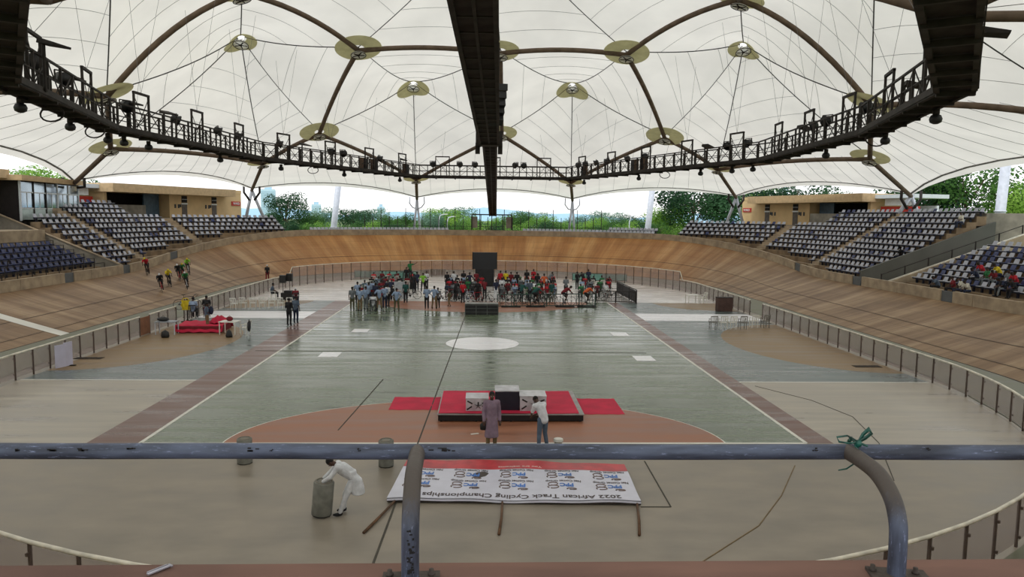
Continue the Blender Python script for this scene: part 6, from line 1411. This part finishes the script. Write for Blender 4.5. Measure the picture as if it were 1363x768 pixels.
for k, (px, py, pose, top, bot, rz) in enumerate(sorted(((595, 386, 'stand', 'black', 'black', 170), (604, 385, 'fold', 'white', 'navy', 200), (617, 384, 'stand', 'black', 'black', 10), (625, 387, 'hips', 'navy', 'black', 180), (634, 385, 'stand', 'darkred', 'black', 160), (666, 384, 'stand', 'red', 'black', 180), (673, 384, 'fold', 'yellow', 'black', 175), (680, 386, 'stand', 'darkred', 'navy', 190), (688, 386, 'stand', 'black', 'black', 180), (701, 382, 'fold', 'black', 'olive', 185), (710, 381, 'stand', 'red', 'black', 170), (715, 388, 'stand', 'black', 'grey', 180), (724, 389, 'hips', 'orange', 'black', 180), (731, 384, 'lean', 'grey', 'black', 120), (668, 396, 'stand', 'white', 'grey', 180), (606, 400, 'lean', 'black', 'black', 150), (636, 401, 'stand', 'black', 'black', 170), (768, 385, 'stand', 'black', 'black', 200), (776, 384, 'lean', 'black', 'black', 200), (783, 381, 'stand', 'navy', 'black', 180), (660, 399, 'stand', 'navy', 'white', 185), (541, 378, 'stand', 'black', 'black', 0), (520, 398, 'lean', 'navy', 'khaki', 170), (753, 394, 'fold', 'grey', 'black', 180), (645, 398, 'lean', 'darkred', 'black', 190), (694, 402, 'lean', 'teal', 'black', 150), (705, 400, 'stand', 'slate', 'black', 180), (734, 402, 'stand', 'teal', 'olive', 175)))):
    where = 'left of the screen' if px < 629 else ('before the screen' if px < 661 else ('right of the screen' if px < 745 else 'among the right riders'))
    cnt_[where] = cnt_.get(where, 0)+1
    person(g2(px, py), R(rz), pose, top, bot, 'standing person, %s top, %s trousers, %s from left %s' % (top.replace('darkred', 'dark red'), bot, ordn(cnt_[where]-1), where), 'standing people in the crowd')
bk = 0
for px, py, col, rz in sorted(((590, 401, 'white', 80), (601, 399, 'red', 100), (612, 402, 'black', 85), (624, 402, 'blue', 95), (634, 403, 'red', 80), (643, 404, 'black', 100), (655, 405, 'white', 92), (677, 404, 'black', 85), (687, 405, 'grey', 95), (706, 404, 'navy', 88), (718, 405, 'black', 100), (728, 404, 'white', 84), (500, 398, 'red', 85), (514, 396, 'black', 95), (795, 400, 'grey', 90), (806, 398, 'white', 85), (815, 397, 'black', 95))):
    bike(g2(px, py), R(rz), col, '%s bicycle in the crowd, %s from the left' % (col, ordn(bk)), 'bicycles among the crowd', lean=R(rc.uniform(-10, 10))); bk += 1
def roller(px, py, label):
    e = empty('roller_trainer', g2(px, py), 0, label, 'trainer'); 
    mb = MB(); mb.box((0, -.22, .05), (1.5, .05, .06)); mb.box((0, .22, .05), (1.5, .05, .06)); mb.build('frame', M_black, e)
    for x in (-.62, -.38, .52): mb = MB(); mb.tube([(x, -.2, .08), (x, .2, .08)], .055, 10); mb.build('roller', M_steel, e)
    return e
for k, (px, py, top, lab) in enumerate(((752, 409, 'darkred', 'rider in dark red bent low on a roller trainer'), (781, 409, 'orange', 'rider with bare arms on the rightmost roller trainer'), (713, 409, 'teal', 'rider in dark green on the roller trainer right of the screen'))):
    roller(px, py, 'black roller trainer under the %s' % lab.split(' on ')[0]); p = g2(px, py)+Vector((0, 0, .13)); rz = R(97)
    bike(p, rz, ('white', 'grey', 'black')[k], 'bicycle on rollers under the %s' % lab.split(' on ')[0]); person(p, rz, 'cyc', top, 'black', lab, bottom='short')
roller(680, 409, 'empty black roller trainer left of the riders')
for k, px in enumerate((574, 582, 589, 596)):
    c = g2(px-6, 365.5 if k else 366); e = empty('crate', c, .1, 'small brown crate near the far fence, %s from the left' % ordn(k), 'crate', 'crates at the far fence'); mb = MB(); mb.box((0, 0, .3), (.55, .5, .6)); mb.build('crate_body', mat('crate_brown', srgb(128, 108, 84), .8), e); mb = MB(); mb.box((0, 0, .62), (.6, .55, .05)); mb.build('lid', CL['khaki'], e)
# ---------------- spectators in the right stand
LOW[0] = True
rr = random.Random(8); n_ = 0
for px, py, top in ((1247, 380, 'slate'), (1266, 378, 'darkred'), (1277, 376, 'cream'), (1289, 377, 'cream'), (1306, 358, 'red'), (1299, 366, 'navy'), (1313, 366, 'green'), (1328, 362, 'yellow'), (1325, 370, 'darkred'), (1336, 376, 'black'), (1343, 372, 'grey'), (1353, 371, 'red'), (1350, 378, 'black'), (1333, 380, 'navy')):
    best = None
    for i in range(60):
        s = sR(41.5)+i*.2
        for r in range(9):
            p, n = tierp(s, r, .5); v = p+Vector((0, 0, .75))-C0; f_ = fwd.dot(v); X = rgt.dot(v)/f_*F+W_/2; Y = H_/2-upv.dot(v)/f_*F; e_ = (X-px)**2+(Y-py)**2
            if best is None or e_ < best[0]: best = (e_, p, n)
    p, n = best[1], best[2]; rz = math.atan2(n.y, n.x)-PI/2
    person(p+Vector((0, 0, -.04)), rz+rr.uniform(-.4, .4), rr.choice(['sit', 'sitf']), top, rr.choice(['black', 'navy', 'grey']), 'spectator in %s seated in the right stand, %s from the left' % (top.replace('darkred', 'dark red'), ordn(n_)), 'spectators in the right stand'); n_ += 1
LOW[0] = False
for px, py, top in ((1218, 362, 'slate'), (1210, 366, 'black'), (1283, 312, 'cream')):
    best = None
    for i in range(60):
        s = sR(57.5)+i*.2
        for r in range(12):
            p, n = tierp(s, r, .5); v = p+Vector((0, 0, .75))-C0; f_ = fwd.dot(v); X = rgt.dot(v)/f_*F+W_/2; Y = H_/2-upv.dot(v)/f_*F; e_ = (X-px)**2+(Y-py)**2
            if best is None or e_ < best[0]: best = (e_, p, n)
    p, n = best[1], best[2]; person(p+Vector((0, 0, -.04)), math.atan2(n.y, n.x)-PI/2, 'sit', top, 'navy', 'spectator in %s seated in the block beyond the dark ramp wall' % top)
